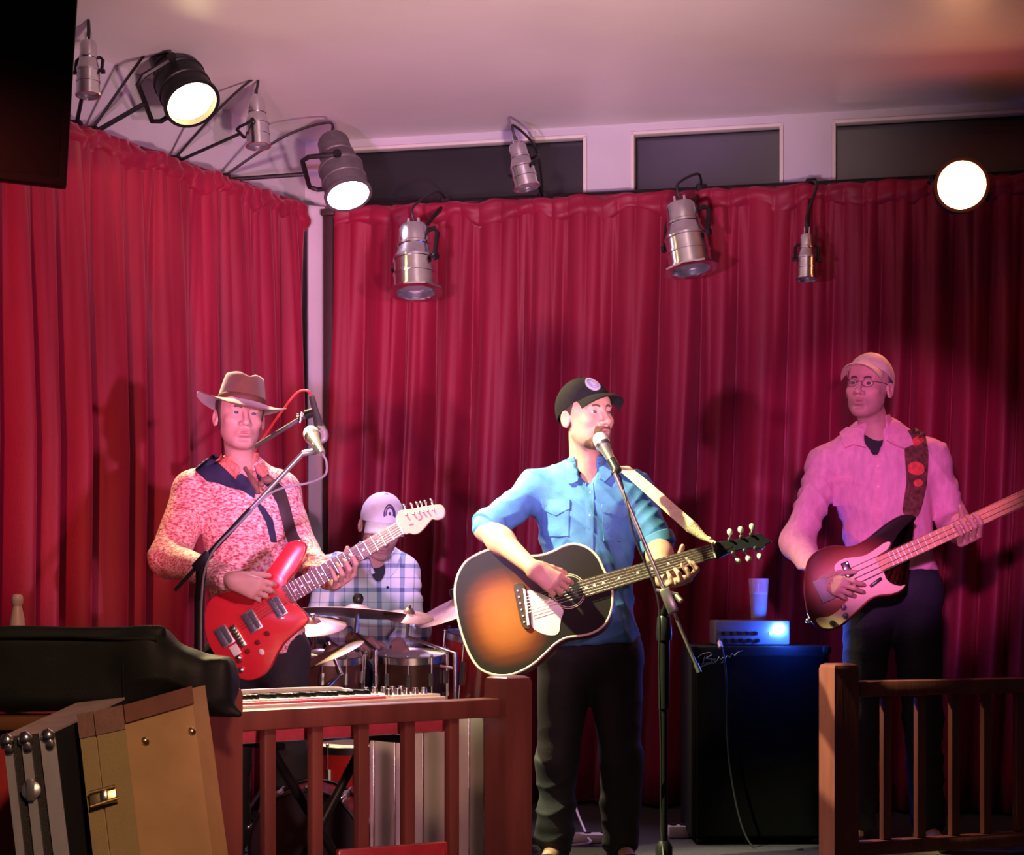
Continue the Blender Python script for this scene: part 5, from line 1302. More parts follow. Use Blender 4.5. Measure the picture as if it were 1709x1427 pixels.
def make_person(label, base, J, hd, hands, skinc, mouth=0.0, slim=1.0, res=0.0046, legs=True, beard=None, hair=None, brows=m_brow, eyes=True, lips=(0.42, 0.14, 0.13), stubble=0.0, hscale=1.0):
    """J: joints; hd: (centre, frame) of the head. One continuous body; eyes, hair and clothes are its children"""
    C, R = hd
    th = thing('person', base, label, 'person', 'band on stage')
    hp = loc(head_prims(mouth, slim), C, R, hscale)
    tp, TR = torso_prims(J, -0.006)
    lr = 1.0
    nk0 = C + R @ V3(0, -0.028, -0.060) * hscale
    body = tp + [cone(nk0, J['neck'] + V3(0, 0, 0.0), 0.050, 0.054, 0.03), cone(C + R @ V3(0, -0.010, -0.085) * hscale, J['neck'] + TR @ V3(0, 0.030, -0.03), 0.038, 0.042, 0.03)]
    for s in 'LR':
        body += [cone(J['sh' + s], J['el' + s], 0.047, 0.038, 0.03), cone(J['el' + s], J['el' + s] + (J['wr' + s] - J['el' + s]) * 0.35, 0.041, 0.043, 0.03),
                 cone(J['el' + s] + (J['wr' + s] - J['el' + s]) * 0.3, J['wr' + s], 0.042, 0.026, 0.03)]
        body += [cone(J['hip' + s], J['kn' + s], 0.072, 0.050, 0.04), cone(J['kn' + s], J['an' + s], 0.050, 0.036, 0.03)]
        body += [cone(J['an' + s], J['an' + s] + J['toe' + s] * 0.14 + V3(0, 0, -0.045), 0.034, 0.022, 0.02)]
    body += hands
    # hands join in before the head so that eye sockets are cut from the face only
    allp = body + []
    hf = comp(hp, 0.0); allp.append(Prim(hf, 'u', 0.012))
    pts = [C + R @ V3(a, b, c) for a in (-.11, .11) for b in (-.13, .13) for c in (-.13, .13)] + list(J[k] for k in J if k[:3] != 'toe') + [J['anL'] + V3(0.2, -.2, -.05), J['anR'] + V3(-.2, -.2, -.05)]
    for hnd in (J['wrL'], J['wrR']): pts += [hnd + V3(.2, .2, .2), hnd - V3(.2, .2, .2)]
    V_, F_ = surface(allp, res, None, bounds=bnds(pts, 0.10))
    q = (V_ - C) @ R / hscale; col = np.tile(np.array(skinc), (len(V_), 1))
    fm = np.exp(-((q[:, 0] / 0.021) ** 2 + ((q[:, 2] + 0.0712 + mouth / 2) / (0.010 + mouth * 0.5)) ** 2) * 1.6) * (q[:, 1] > 0.075)
    col = col * (1 - fm[:, None] * 0.75) + np.array(lips) * fm[:, None] * 0.75
    st_ = np.clip((-0.048 - q[:, 2]) / 0.02, 0, 1) * (q[:, 1] > -0.02) * np.clip((q[:, 2] + 0.15) / 0.02, 0, 1) * (np.abs(q[:, 0]) < 0.09) * stubble
    col = col * (1 - st_[:, None] * np.array([0.5, 0.45, 0.38]))
    sk = np.exp(-(((np.abs(q[:, 0]) - 0.031) / 0.016) ** 2 + ((q[:, 2] + 0.004) / 0.010) ** 2)) * (q[:, 1] > 0.05) * 0.30
    col = col * (1 - sk[:, None] * np.array([0.8, 1.0, 0.9]))
    ck = np.exp(-(((np.abs(q[:, 0]) - 0.045) / 0.02) ** 2 + ((q[:, 2] + 0.035) / 0.02) ** 2)) * (q[:, 1] > 0.03) * 0.25
    col = col * (1 - ck[:, None] * np.array([0.05, 0.35, 0.35]))
    bd = link('body', V_, F_, m_skin, th, True, 0, col=col)
    if eyes:
        for s in (-1, 1):
            g = MB(); c = np.array([s * 0.0305, 0.0755, -0.0015]); n = 14; Vv = []; Ff = []; fmt = []
            for i in range(8):
                t = math.pi * i / 7
                for k in range(n):
                    a = 2 * math.pi * k / n; Vv.append(c + np.array([0.0118 * math.sin(t) * math.cos(a), 0.0118 * math.cos(t), 0.0075 * math.sin(t) * math.sin(a)]))
            for i in range(7):
                for k in range(n): Ff.append((i * n + k, i * n + (k + 1) % n, (i + 1) * n + (k + 1) % n, (i + 1) * n + k)); fmt.append(1 if i < 2 else 0)
            local_obj('eye', Vv, Ff, None, C, R, bd, hscale, mats=[m_eye, m_iris], fmat=fmt, angle=0)
            g = MB(); g.tube(spline([(s * 0.012, 0.0905, 0.0165), (s * 0.028, 0.0880, 0.0215), (s * 0.048, 0.0735, 0.0165)], 5, False), [0.0038] * 4 + [0.0044] * 5 + [0.0022] * 2, 8)
            local_obj('eyebrow', g.V, g.F, brows, C, R, bd, hscale)
    if beard:
        bp_ = [Prim(comp(hp, beard[0]), 'u', 0.001)]
        reg = comp(loc([ell(*b_) for b_ in beard[1]], C, R, hscale), 0)
        bp_.append(Prim(reg, 'i', 0.004))
        for b_ in beard[2]: bp_ += loc([ell(b_[0], b_[1], op='s', k=0.004)], C, R, hscale)
        Vb, Fb = surface(bp_, 0.003, lambda P: wob(P, 0.0008, 400, 2), bounds=bnds([C + R @ V3(a, b, c) for a in (-.08, .08) for b in (-.05, .12) for c in (-.14, 0.0)], 0.01))
        if len(Vb): link('beard', Vb, Fb, m_beard, th, True, 0)
    if hair:
        bp_ = [Prim(comp(loc(head_prims()[:2], C, R, hscale), hair[0]), 'u', 0.001)]
        for b_ in hair[1]: bp_.append(half(C + R @ np.array(b_[0]) * hscale, R @ np.array(b_[1])))
        Vb, Fb = surface(bp_, 0.004, lambda P: wob(P, 0.0015, 250, 5), bounds=bnds([C + R @ V3(a, b, c) for a in (-.1, .1) for b in (-.13, .13) for c in (-.13, .13)], 0.01))
        if len(Vb): link('hair', Vb, Fb, hair[2], th, True, 0)
    return th, bd, TR

def ball_cap(th, hd, m, mb_, sc=1.0, tilt=0.0, brim=0.072, droop=0.02, zf=0.050, zb=0.004, patch=None, button=True, asym=0.0, m_under=None):
    C, R = hd; ct, st = math.cos(tilt), math.sin(tilt)
    R = R @ np.array([[1, 0, 0], [0, ct, -st], [0, st, ct]])
    a_ = np.array([0.0855, 0.1065, 0.100]); c0 = np.array([0, -0.014, 0.030])
    n = 48; m_ = 14; V = []; F = []
    def edge_pt(az):
        # where the crown ellipsoid meets the sloping hem
        d = np.array([math.sin(az), math.cos(az)]); 
        z = None; lo_, hi_ = 0.0, 1.0
        for _ in range(30):
            t = (lo_ + hi_) / 2; ph = t * math.pi * 0.62
            p = c0 + a_ * np.array([d[0] * math.sin(ph), d[1] * math.sin(ph), math.cos(ph)])
            hem = zb + (zf - zb) * (p[1] + 0.11) / 0.20
            if p[2] > hem: lo_ = t
            else: hi_ = t
        return (lo_ + hi_) / 2 * math.pi * 0.62, p
    for s_ in (0, 1):
        for k in range(n):
            az = 2 * math.pi * k / n; phm, _ = edge_pt(az)
            for i in range(m_ + 1):
                ph = phm * i / m_; g_ = 0.0 if s_ == 0 else -0.003
                sq = 1 + 0.010 * math.cos(6 * az) * math.sin(ph)          # panel seams
                V.append(c0 + (a_ * sq + g_) * np.array([math.sin(az) * math.sin(ph), math.cos(az) * math.sin(ph), math.cos(ph)]))
    o_ = n * (m_ + 1)
    for k in range(n):
        k2 = (k + 1) % n
        for i in range(m_):
            A, B, Cc, D = k * (m_ + 1) + i, k2 * (m_ + 1) + i, k2 * (m_ + 1) + i + 1, k * (m_ + 1) + i + 1
            F.append((A, D, Cc, B)); F.append((A + o_, B + o_, Cc + o_, D + o_))
        F.append((k * (m_ + 1) + m_, k * (m_ + 1) + m_ + o_, k2 * (m_ + 1) + m_ + o_, k2 * (m_ + 1) + m_))
    cp = local_obj('cap', V, F, m, C, R, th, sc, angle=60)
    V = []; F = []; nu, nv = 21, 9
    for s_ in (0, 1):
        for i in range(nu):
            u = i / (nu - 1) * 2 - 1; az = u * 0.98; _, p = edge_pt(az)
            p = p + np.array([0, 0, 0.004])
            for j in range(nv):
                r = j / (nv - 1)
                ext = brim * (1 - 0.55 * abs(u) ** 2.6)
                q = p + np.array([math.sin(az) * 0.28 * ext * r, ext * r * (0.95), -0.006 * r - droop * (u * u) * (0.35 + 0.65 * r) - 0.014 * r * r + asym * u * r])
                if s_: q = q - np.array([0, 0, 0.0035])
                V.append(q)
    o_ = nu * nv
    for i in range(nu - 1):
        for j in range(nv - 1):
            A, B, Cc, D = i * nv + j, (i + 1) * nv + j, (i + 1) * nv + j + 1, i * nv + j + 1
            F.append((A, D, Cc, B)); F.append((A + o_, B + o_, Cc + o_, D + o_))
        F.append((i * nv + nv - 1, i * nv + nv - 1 + o_, (i + 1) * nv + nv - 1 + o_, (i + 1) * nv + nv - 1))
    for j in range(nv - 1):
        F.append((j, j + o_, j + 1 + o_, j + 1)); F.append(((nu - 1) * nv + j, (nu - 1) * nv + j + 1, (nu - 1) * nv + j + 1 + o_, (nu - 1) * nv + j + o_))
    local_obj('brim', V, F, mb_, C, R, cp, sc, angle=60)
    if button:
        g = MB(); g.ball(c0 + np.array([0, 0, a_[2] + 0.001]), (0.007, 0.007, 0.004), 10); local_obj('cap_button', g.V, g.F, m, C, R, cp, sc)
    def on_crown(az, ph, off=0.0):
        nn = np.array([math.sin(az) * math.sin(ph), math.cos(az) * math.sin(ph), math.cos(ph)])
        return c0 + (a_ * 1.010 + off) * nn
    if patch: patch(lambda V_, F_, m_, nme: local_obj(nme, V_, F_, m_, C, R, cp, sc), on_crown)
    return cp
def disc_patch(add, on_crown, az0, ph0, r0, r1, m, name, off, n=28, wedge=(0, 2 * math.pi), sy=1.0):
    """ring or disc lying on the crown (r in metres)"""
    V = []; F = []; K = 3; closed = wedge[1] - wedge[0] > 6.2
    rs = np.linspace(r0, r1, K)
    for o2 in (off, off - 0.004):
        for r in rs:
            for k in range(n):
                a = wedge[0] + (wedge[1] - wedge[0]) * k / (n if closed else n - 1)
                V.append(on_crown(az0 + r * math.cos(a) / 0.095, ph0 - sy * r * math.sin(a) / 0.10, o2))
    o_ = K * n
    for i in range(K - 1):
        for k in range(n if closed else n - 1):
            k2 = (k + 1) % n; A, B, C_, D = i * n + k, i * n + k2, (i + 1) * n + k2, (i + 1) * n + k
            F.append((A, B, C_, D)); F.append((A + o_, D + o_, C_ + o_, B + o_))
    for i in (0, K - 1):
        for k in range(n if closed else n - 1):
            k2 = (k + 1) % n; F.append((i * n + k, i * n + k2, i * n + k2 + o_, i * n + k + o_))
    add(V, F, m, name)

def clothes(name, prims, m, th, pts, res=0.006, post=None, pad=0.14):
    V_, F_ = surface(prims, res, post, bounds=bnds(pts, pad), margin=0.015)
    return link(name, V_, F_, m, th, True, 0)
def sleeve(J, s, frac, r0=0.068, r1=0.060, r2=0.052, cuff=0.0):
    """frac: 1 = to the elbow, 2 = to the wrist"""
    a, b, c = J['sh' + s], J['el' + s], J['wr' + s]
    out = [cone(a, b if frac >= 1 else a + (b - a) * frac, r0, r1, 0.035)]
    if frac > 1: out.append(cone(b, b + (c - b) * (frac - 1), r1, r2, 0.03))
    return out
def shoes(th, J, m):
    for s in 'LR':
        a = J['an' + s]; t = J['toe' + s]; fl = V3(a[0], a[1], 0.0); sd_ = V3(-t[1], t[0], 0)
        pr = [cone(V3(*a[:2], 0.045) - t * 0.05, V3(*a[:2], 0.040) + t * 0.13, 0.040, 0.038, 0.03), cone(a, a + V3(0, 0, 0.06), 0.048, 0.05, 0.03), half(V3(*a[:2], 0.003), V3(0, 0, -1))]
        V_, F_ = surface(pr, 0.007, bounds=bnds([fl - V3(.14, .2, .02), fl + V3(.14, .14, .2)], 0.06)); so = link('shoe', V_, F_, m, th, True, 0)
        g = MB(); g.slab([(math.cos(q) * 0.048, math.sin(q) * 0.14) for q in np.linspace(0, 6.28, 25)[:-1]], 0.0, 0.014, 0.003, 1)
        Rr = np.c_[sd_, t, V3(0, 0, 1)]; link('sole', np.array(g.V) @ Rr.T + fl + t * 0.045 + V3(0, 0, 0.001), g.F, m_plastic_b, so)
m_shoe = mat('dark_shoe', (0.03, 0.025, 0.025), 0.5, var=0.2)
def button_at(px, py, bvh, par, m, r=0.0055, name='button'):
    h = bvh.ray_cast(Vector(CAMP), Vector(ray(px, py)).normalized())
    if h[0] is None: return
    n = np.array(h[1]); n = n if n[1] < 0 else -n
    g = MB(); g.lathe([(r, -0.002), (r, 0.0015), (r * 0.6, 0.003), (0.001, 0.0032)], np.array(h[0]), n, 12); g.build(name, m, par)

def collar_band(shirt, hd, J, m, TR, r=0.071, h=0.066, lift=0.0, tilt=0.45):
    """standing collar round the neck, open at the front"""
    a = J['neck'] + V3(0, 0, -0.005 + lift); up = nrm(hd[0] + hd[1] @ V3(0, -0.02, -0.06) - a); fw = TR[:, 1] if TR[1, 1] < 0 else -TR[:, 1]
    pr = [cone(a - up * 0.05, a + up * 0.10, r + 0.004, r - 0.002, 0.01), cone(a - up * 0.10, a + up * 0.16, r - 0.002, r - 0.009, op='s', k=0.003),
          half(a + up * h, up + fw * -tilt, k=0.006), half(a - up * 0.022, -up, k=0.004), cone(a + fw * 0.06 - up * 0.04, a + fw * 0.09 + up * 0.12, 0.012, 0.060, op='s', k=0.006)]
    V_, F_ = surface(pr, 0.004, lambda P: wob(P, 0.002, 60, 9), bounds=bnds([a - V3(.1, .1, .06), a + V3(.1, .1, .12)], 0.01))
    if len(V_): link('collar_stand', V_, F_, m, shirt, True, 0)

# ------------------------------------------------------------------ 1. singer, black cap, denim shirt
hd = (W(979, 694, 6.20), head_frame(36, 5, -2))
J = dict(neck=W(978, 792, 6.27), pelvis=W(985, 1075, 6.27), shR=W(895, 818, 6.27), shL=W(1056, 818, 6.27), elR=W(812, 882, 6.12), wrR=W(888, 948, 5.885), elL=W(1098, 908, 6.22), wrL=W(1108, 968, 6.02),
         hipR=W(944, 1110, 6.27), hipL=W(1026, 1110, 6.27), knR=W(930, 1268, 6.22), knL=W(1036, 1268, 6.24), anR=W(926, 1418, 6.30), anL=W(1036, 1418, 6.30), toeR=nrm(V3(-0.3, -1, 0)), toeL=nrm(V3(0.3, -1, 0)))
for s in 'LR': J['an' + s][2] = 0.085
hR = hand_prims(J['wrR'], W(944, 985, 5.895) - W(888, 948, 5.885), V3(0.25, 0, 1), V3(0.05, 1, -0.15), [(0.35, 0.7, 0.6), (0.5, 0.8, 0.6), (0.55, 0.8, 0.6), (0.6, 0.8, 0.6)], thumb=(0.9, 0.35, 0.45))
B_ = [W(1150, 966, 5.90), W(1140, 971, 5.90), W(1128, 974, 5.905), W(1117, 975, 5.91)]
Pp = [W(1163, 950, 5.850), W(1151, 962, 5.845), W(1137, 968, 5.848), W(1121, 972, 5.86)]
Tt = [W(1148, 937, 5.868), W(1138, 943, 5.868), W(1127, 950, 5.87), W(1115, 956, 5.875)]
hL = chain_hand(J['wrL'], B_, Pp, Tt, [W(1116, 962, 5.96), W(1134, 930, 5.95), W(1139, 912, 5.925)])
beard = (0.0016, [((0, 0.060, -0.104), (0.060, 0.055, 0.024)), ((0, 0.088, -0.0575), (0.027, 0.022, 0.0065)), ((0.027, 0.08, -0.075), (0.007, 0.03, 0.022)), ((-0.027, 0.08, -0.075), (0.007, 0.03, 0.022))],
         [((0, 0.098, -0.0735), (0.019, 0.02, 0.010))])
th, bd, TR = make_person('man in black cap and blue denim shirt singing and playing acoustic guitar', V3(J['pelvis'][0], 6.27, 0), J, hd, hR + hL, (0.56, 0.32, 0.24), mouth=0.006, stubble=0.5,
                         beard=beard, hair=(0.004, [((0, 0.008, 0), (0, 1, -0.4)), ((0, 0, 0.05), (0, 0, 1)), ((0, 0, -0.040), (0, 0.35, -1))], m_hair))
m_capb = mat('black_cap_cloth', (0.014, 0.013, 0.014), 0.9, spec=0.15, var=0.2, vscale=60, bump=0.2, bscale=500)
m_pat1 = mat('badge_pale', (0.40, 0.38, 0.44), 0.6, var=0.1); m_pat2 = mat('badge_blue', (0.22, 0.27, 0.42), 0.6, var=0.25, vscale=60)
def patch1(add, oc):
    disc_patch(add, oc, 0.22, 0.86, 0.0, 0.033, m_pat2, 'badge', 0.0012); disc_patch(add, oc, 0.22, 0.86, 0.026, 0.0335, m_pat1, 'badge_ring', 0.0022)
    disc_patch(add, oc, 0.18, 0.84, 0.0, 0.012, m_pat1, 'badge_centre', 0.0022); disc_patch(add, oc, 0.22, 0.86, 0.017, 0.020, m_pat1, 'badge_line', 0.002, wedge=(2.2, 5.2))
ball_cap(th, hd, m_capb, m_capb, 1.04, 0.03, 0.070, 0.014, 0.054, -0.012, patch1)
m_denim = mat('denim_shirt', (0.065, 0.22, 0.46), 0.75, var=0.22, vscale=22, bump=0.25, bscale=450)
m_denim2 = mat('denim_trim', (0.08, 0.25, 0.48), 0.75, var=0.2, vscale=30, bump=0.25, bscale=450)
tp, _ = torso_prims(J, 0.014, 1.0, 1.0)
hem = W(1030, 1078, 6.12)
pr = tp + [cone(J['pelvis'] + V3(0, 0, 0.05), J['pelvis'] - V3(0, 0.0, 0.06), 0.14, 0.15, 0.06)] + sleeve(J, 'R', 0.97, 0.064, 0.058) + sleeve(J, 'L', 0.98, 0.062, 0.056)
pr += [half(V3(0, 0, hem[2] - 0.012), V3(0.06, 0, -1)), cone(W(980, 735, 6.13), W(983, 790, 6.125), 0.060, 0.034, op='s', k=0.008), ell(W(982, 778, 6.17), (0.034, 0.085, 0.055), op='s', k=0.006), ell(W(984, 797, 6.16), (0.015, 0.075, 0.034), op='s', k=0.006), cone(hd[0], J['neck'] + V3(0, 0.0, 0.03), 0.06, 0.062, op='s', k=0.01)]
wsing = lambda P: wob(P, 0.004, 26, 11) + wob(P * np.array([1, 1, 0.5]), 0.002, 75, 12) + crease(P, 0.008, 42, (0.6, 0.3, 0.75), 1) + crease(P, 0.005, 60, (-0.5, 0.2, 0.8), 4)
shirt = clothes('shirt', pr, m_denim, th, [J[k] for k in ('neck', 'pelvis', 'shL', 'shR', 'elL', 'elR')], 0.0055, wsing)
bv = bvh_of(shirt, bd)
collar_band(shirt, hd, J, m_denim2, TR)
for s in 'LR':     # rolled cuffs
    a, b = J['sh' + s], J['el' + s]; g = MB(); d = nrm(b - a); e0 = a + (b - a) * 0.86
    g.lathe([(0.056, 0.0), (0.064, 0.004), (0.0655, 0.02), (0.0635, 0.040), (0.056, 0.044)], e0, d, 24); g.build('cuff', m_denim2, shirt)
decal('collar', [(946, 770), (955, 768), (962, 776), (968, 788), (963, 806), (950, 808), (944, 790)], bv, m_denim2, shirt, 0.012, 5, 6.15)
decal('collar', [(1000, 784), (1010, 776), (1020, 780), (1018, 796), (1008, 806), (1000, 800)], bv, m_denim2, shirt, 0.012, 5, 6.15)
decal('placket', [(977, 806), (990, 806), (991, 850), (989, 935), (977, 935), (978, 860)], bv, m_denim2, shirt, 0.003, 6, 6.13)
for (x, y) in ((985, 822), (984, 860), (982, 897)): button_at(x, y, bv, shirt, m_mother)
for pk, fl, bt in (([(905, 838), (950, 838), (949, 895), (908, 895)], [(903, 834), (952, 834), (951, 850), (928, 860), (905, 849)], (928, 852)),
                   ([(1005, 846), (1047, 848), (1045, 905), (1007, 903)], [(1004, 842), (1049, 845), (1048, 858), (1036, 865), (1006, 854)], (1036, 856))):
    p_ = decal('pocket', pk, bv, m_denim, shirt, 0.0035, 7, 6.13); decal('pocket_flap', fl, bv, m_denim2, shirt, 0.006, 6, 6.13); button_at(*bt, bv, shirt, m_mother, 0.0065)
m_jean = mat('black_jeans', (0.016, 0.016, 0.022), 0.75, var=0.3, vscale=14, bump=0.2, bscale=350)
def trousers(th, J, m, post, hipg=0.02, res=0.0065, flare=1.0):
    pr = [ell(J['pelvis'] - V3(0, 0, 0.02), (0.165 + hipg, 0.118 + hipg * .5, 0.13), None, 0.04)]
    for s in 'LR':
        pr += [cone(J['hip' + s], J['kn' + s], 0.098, 0.073, 0.035), cone(J['kn' + s], J['an' + s] + V3(0, 0, 0.03), 0.073, 0.066 * flare, 0.03)]
    pr.append(half(V3(0, 0, 0.045), V3(0, 0, -1)))
    return clothes('trousers', pr, m, th, [J['pelvis']] + [J[k + s] for k in ('hip', 'kn', 'an') for s in 'LR'], res, post, 0.16)
def legfold(P):
    low = np.clip((0.55 - P[:, 2]) / 0.3, 0, 1)
    return wob(P, 0.004, 18, 21) + wob(P * np.array([0.6, 0.6, 1.6]), 0.006, 38, 22) * low + crease(P, 0.008, 40, (0.3, 0.2, 1), 6) * (0.4 + low)
trousers(th, J, m_jean, legfold); shoes(th, J, m_shoe)
# cream strap from the headstock over his left shoulder
m_strap = mat('cream_strap', (0.78, 0.68, 0.42), 0.6, var=0.15, vscale=60, bump=0.3, bscale=200)
acg = bpy.data.objects['acoustic_guitar']
def strap(pts3, w_, m, parent, name='strap', th_=0.004, up=None):
    """flat band following pts3; lies in the plane given by its local side vectors"""
    P = spline(pts3, 8, False); V = []; F = []
    for i, p in enumerate(P):
        t = nrm(P[min(i + 1, len(P) - 1)] - P[max(i - 1, 0)]); n = up[0] + (up[1] - up[0]) * i / (len(P) - 1); n = nrm(n - t * n.dot(t)); sd_ = np.cross(t, n)
        for (a, b) in ((-1, 0), (1, 0), (1, 1), (-1, 1)): V.append(p + sd_ * a * w_ / 2 + n * (th_ * (b - 0.5)))
    for i in range(len(P) - 1):
        for k in range(4): F.append((i * 4 + k, i * 4 + (k + 1) % 4, (i + 1) * 4 + (k + 1) % 4, (i + 1) * 4 + k))
    F += [(3, 2, 1, 0), tuple((len(P) - 1) * 4 + k for k in range(4))]
    V = np.array(V)
    if parent.rotation_mode and parent.name in ('acoustic_guitar', 'electric_guitar', 'bass_guitar'):
        M = np.array(parent.matrix_world); V = (V - M[:3, 3]) @ M[:3, :3]
    return link(name, V, F, m, parent)
st = strap([W(1022, 788, 6.36), W(1036, 779, 6.24), W(1052, 790, 6.14), W(1085, 818, 6.05), W(1125, 854, 5.96), W(1156, 882, 5.90)], 0.046, m_strap, acg, up=(V3(0, -0.3, 1), V3(0.2, -1, 0.3)))
M_ = np.array(acg.matrix_world); tl = lambda p: (np.asarray(p) - M_[:3, 3]) @ M_[:3, :3]
g = MB(); g.tube([tl(W(1152, 878, 5.90)), tl(W(1172, 895, 5.885)), tl(W(1190, 906, 5.86))], [0.022, 0.013, 0.004], 10); g.build('strap_end', m_strap, acg)
g = MB(); g.tube([tl(W(1180, 897, 5.875)), tl(W(1194, 907, 5.862))], 0.006, 8); g.ball(tl(W(1184, 900, 5.87)), 0.009, 8); g.build('strap_tie', m_bind, acg)
# ------------------------------------------------------------------ 2. guitarist in the brown hat
hd = (W(401, 694, 6.32), head_frame(20, 2, 3))
J = dict(neck=W(404, 786, 6.40), pelvis=W(430, 1075, 6.38), shR=W(325, 818, 6.38), shL=W(466, 822, 6.46), elR=W(281, 932, 6.24), wrR=W(386, 968, 5.935), elL=W(508, 925, 6.32), wrL=W(556, 972, 6.10),
         hipR=W(390, 1110, 6.38), hipL=W(468, 1110, 6.38), knR=W(385, 1265, 6.34), knL=W(478, 1265, 6.34), anR=W(385, 1420, 6.40), anL=W(485, 1420, 6.40), toeR=nrm(V3(-0.1, -1, 0)), toeL=nrm(V3(0.4, -1, 0)))
for s in 'LR': J['an' + s][2] = 0.085
hR = hand_prims(J['wrR'], W(440, 985, 5.94) - W(386, 966, 5.935), V3(0.1, 0, 1), V3(0.05, 1, -0.1), [(0.4, 0.8, 0.6), (0.5, 0.9, 0.6), (0.6, 0.9, 0.6), (0.65, 0.9, 0.6)], thumb=(0.9, 0.4, 0.4))
B_ = [W(590, 958, 6.01), W(580, 966, 6.01), W(569, 973, 6.015), W(559, 979, 6.02)]
Pp = [W(594, 940, 5.965), W(583, 950, 5.965), W(571, 958, 5.965), W(560, 966, 5.97)]
Tt = [W(584, 927, 5.985), W(573, 934, 5.985), W(562, 941, 5.985), W(551, 948, 5.988)]
hL = chain_hand(J['wrL'], B_, Pp, Tt, [W(568, 960, 6.06), W(575, 932, 6.06), W(580, 915, 6.035)])
th, bd, TR = make_person('man in brown wide-brimmed hat and pink patterned shirt playing red electric guitar', V3(J['pelvis'][0], 6.38, 0), J, hd, hR + hL, (0.54, 0.31, 0.25), slim=0.97, stubble=0.25,
                         hair=(0.006, [((0, 0.015, 0), (0, 1, -0.2)), ((0, 0, 0.06), (0, 0, 1)), ((0, 0, -0.07), (0, 0.2, -1))], m_hair))
# hat
m_hat = mat('brown_felt', (0.12, 0.045, 0.022), 0.85, var=0.2, vscale=25, bump=0.2, bscale=300, sheen=0.4)
C, R = hd; Rh = R @ np.array([[math.cos(0.10), 0, -math.sin(0.10)], [0, 1, 0], [math.sin(0.10), 0, math.cos(0.10)]])
V = []; F = []; n = 48; rings = []
for i in range(9):      # brim, top surface then underside
    t = i / 8; rings.append(t)
def brim_pt(t, a, off):
    rx = 0.082 + (0.158 - 0.082) * t; ry = 0.102 + (0.178 - 0.102) * t
    x, y = rx * math.cos(a), ry * math.sin(a)
    z = 0.046 - 0.012 * t + 0.030 * t * t * (math.cos(a) ** 2) - 0.022 * t * t * max(0, math.sin(a)) - 0.004 * t
    return np.array([x, y - 0.014, z + off])
for off in (0.0, -0.004):
    for t in rings:
        for k in range(n): V.append(brim_pt(t, 2 * math.pi * k / n, off))
o_ = 9 * n
for i in range(8):
    for k in range(n):
        k2 = (k + 1) % n; A, B, C_, D = i * n + k, i * n + k2, (i + 1) * n + k2, (i + 1) * n + k
        F.append((A, D, C_, B)); F.append((A + o_, B + o_, C_ + o_, D + o_))
for k in range(n):
    k2 = (k + 1) % n; F.append((8 * n + k, 8 * n + k + o_, 8 * n + k2 + o_, 8 * n + k2)); F.append((k, k2, k2 + o_, k + o_))
hat = local_obj('hat', V, F, m_hat, C, Rh, th, 1.0, angle=60); hat['label'] = 'brown felt hat with wide brim'
V = []; F = []; m_ = 12
for i in range(m_ + 1):
    t = i / m_
    if t < 0.75: q = t / 0.75; sc_r = 1.0 - 0.20 * q ** 1.5; z = 0.046 + 0.098 * q
    else: q = (t - 0.75) / 0.25; sc_r = 0.80 * (1 - q) ** 0.6 * 0.98 + 0.001; z = 0.144 + 0.012 * math.sin(q * math.pi / 2)
    for k in range(n):
        a = 2 * math.pi * k / n
        x, y = 0.083 * sc_r * math.cos(a), 0.103 * sc_r * math.sin(a)
        pinch = 1 - 0.16 * max(0, math.sin(a)) ** 2 * t * abs(math.cos(a)) * 2
        zz = z - (0.022 * math.exp(-(x / 0.022) ** 2) * max(0, (t - 0.55) / 0.45))
        V.append(np.array([x * pinch, y - 0.014 - 0.006 * t, zz]))
for i in range(m_):
    for k in range(n):
        k2 = (k + 1) % n; F.append((i * n + k, i * n + k2, (i + 1) * n + k2, (i + 1) * n + k))
F.append(tuple(m_ * n + k for k in range(n)))
local_obj('crown', V, F, m_hat, C, Rh, hat, 1.0, angle=70)
g = MB(); V = []; F = []
for i, (z, gg) in enumerate(((0.047, 0.002), (0.050, 0.0035), (0.066, 0.002), (0.068, 0.0))):
    for k in range(n): a = 2 * math.pi * k / n; q = (z - 0.046) / 0.098; sc_r = 1.0 - 0.20 * q ** 1.5; V.append(np.array([(0.083 * sc_r + gg) * math.cos(a), (0.103 * sc_r + gg) * math.sin(a) - 0.014 - 0.006 * q * .75, z]))
for i in range(3):
    for k in range(n): k2 = (k + 1) % n; F.append((i * n + k, i * n + k2, (i + 1) * n + k2, (i + 1) * n + k))
local_obj('hat_band', V, F, mat('hat_band', (0.10, 0.035, 0.02), 0.7, var=0.1), C, Rh, hat, 1.0)
# pink speckled western shirt
m_tweed = mat('pink_tweed', (0.8, 0.3, 0.34), 0.8, bump=0.35, bscale=260)
nt, b = nodes(m_tweed); tc = nt.nodes.new('ShaderNodeTexCoord'); mp = nt.nodes.new('ShaderNodeMapping'); mp.inputs['Scale'].default_value = (0.55, 1, 1.25); mp.inputs['Rotation'].default_value = (0, 0.35, 0)
nt.links.new(tc.outputs['Object'], mp.inputs[0]); ns = nt.nodes.new('ShaderNodeTexNoise'); ns.inputs['Scale'].default_value = 125; ns.inputs['Detail'].default_value = 2.5; ns.inputs['Roughness'].default_value = 0.65
nt.links.new(mp.outputs[0], ns.inputs['Vector'])
nt.links.new(ramp(nt, ns.outputs['Fac'], [(0.30, (0.30, 0.03, 0.05)), (0.43, (0.62, 0.14, 0.18)), (0.53, (0.82, 0.52, 0.48)), (0.66, (0.90, 0.78, 0.70))]), b.inputs['Base Color'])
m_collar = mat('orange_pattern', (0.75, 0.22, 0.16), 0.75, var=0.5, vscale=90, bump=0.2)
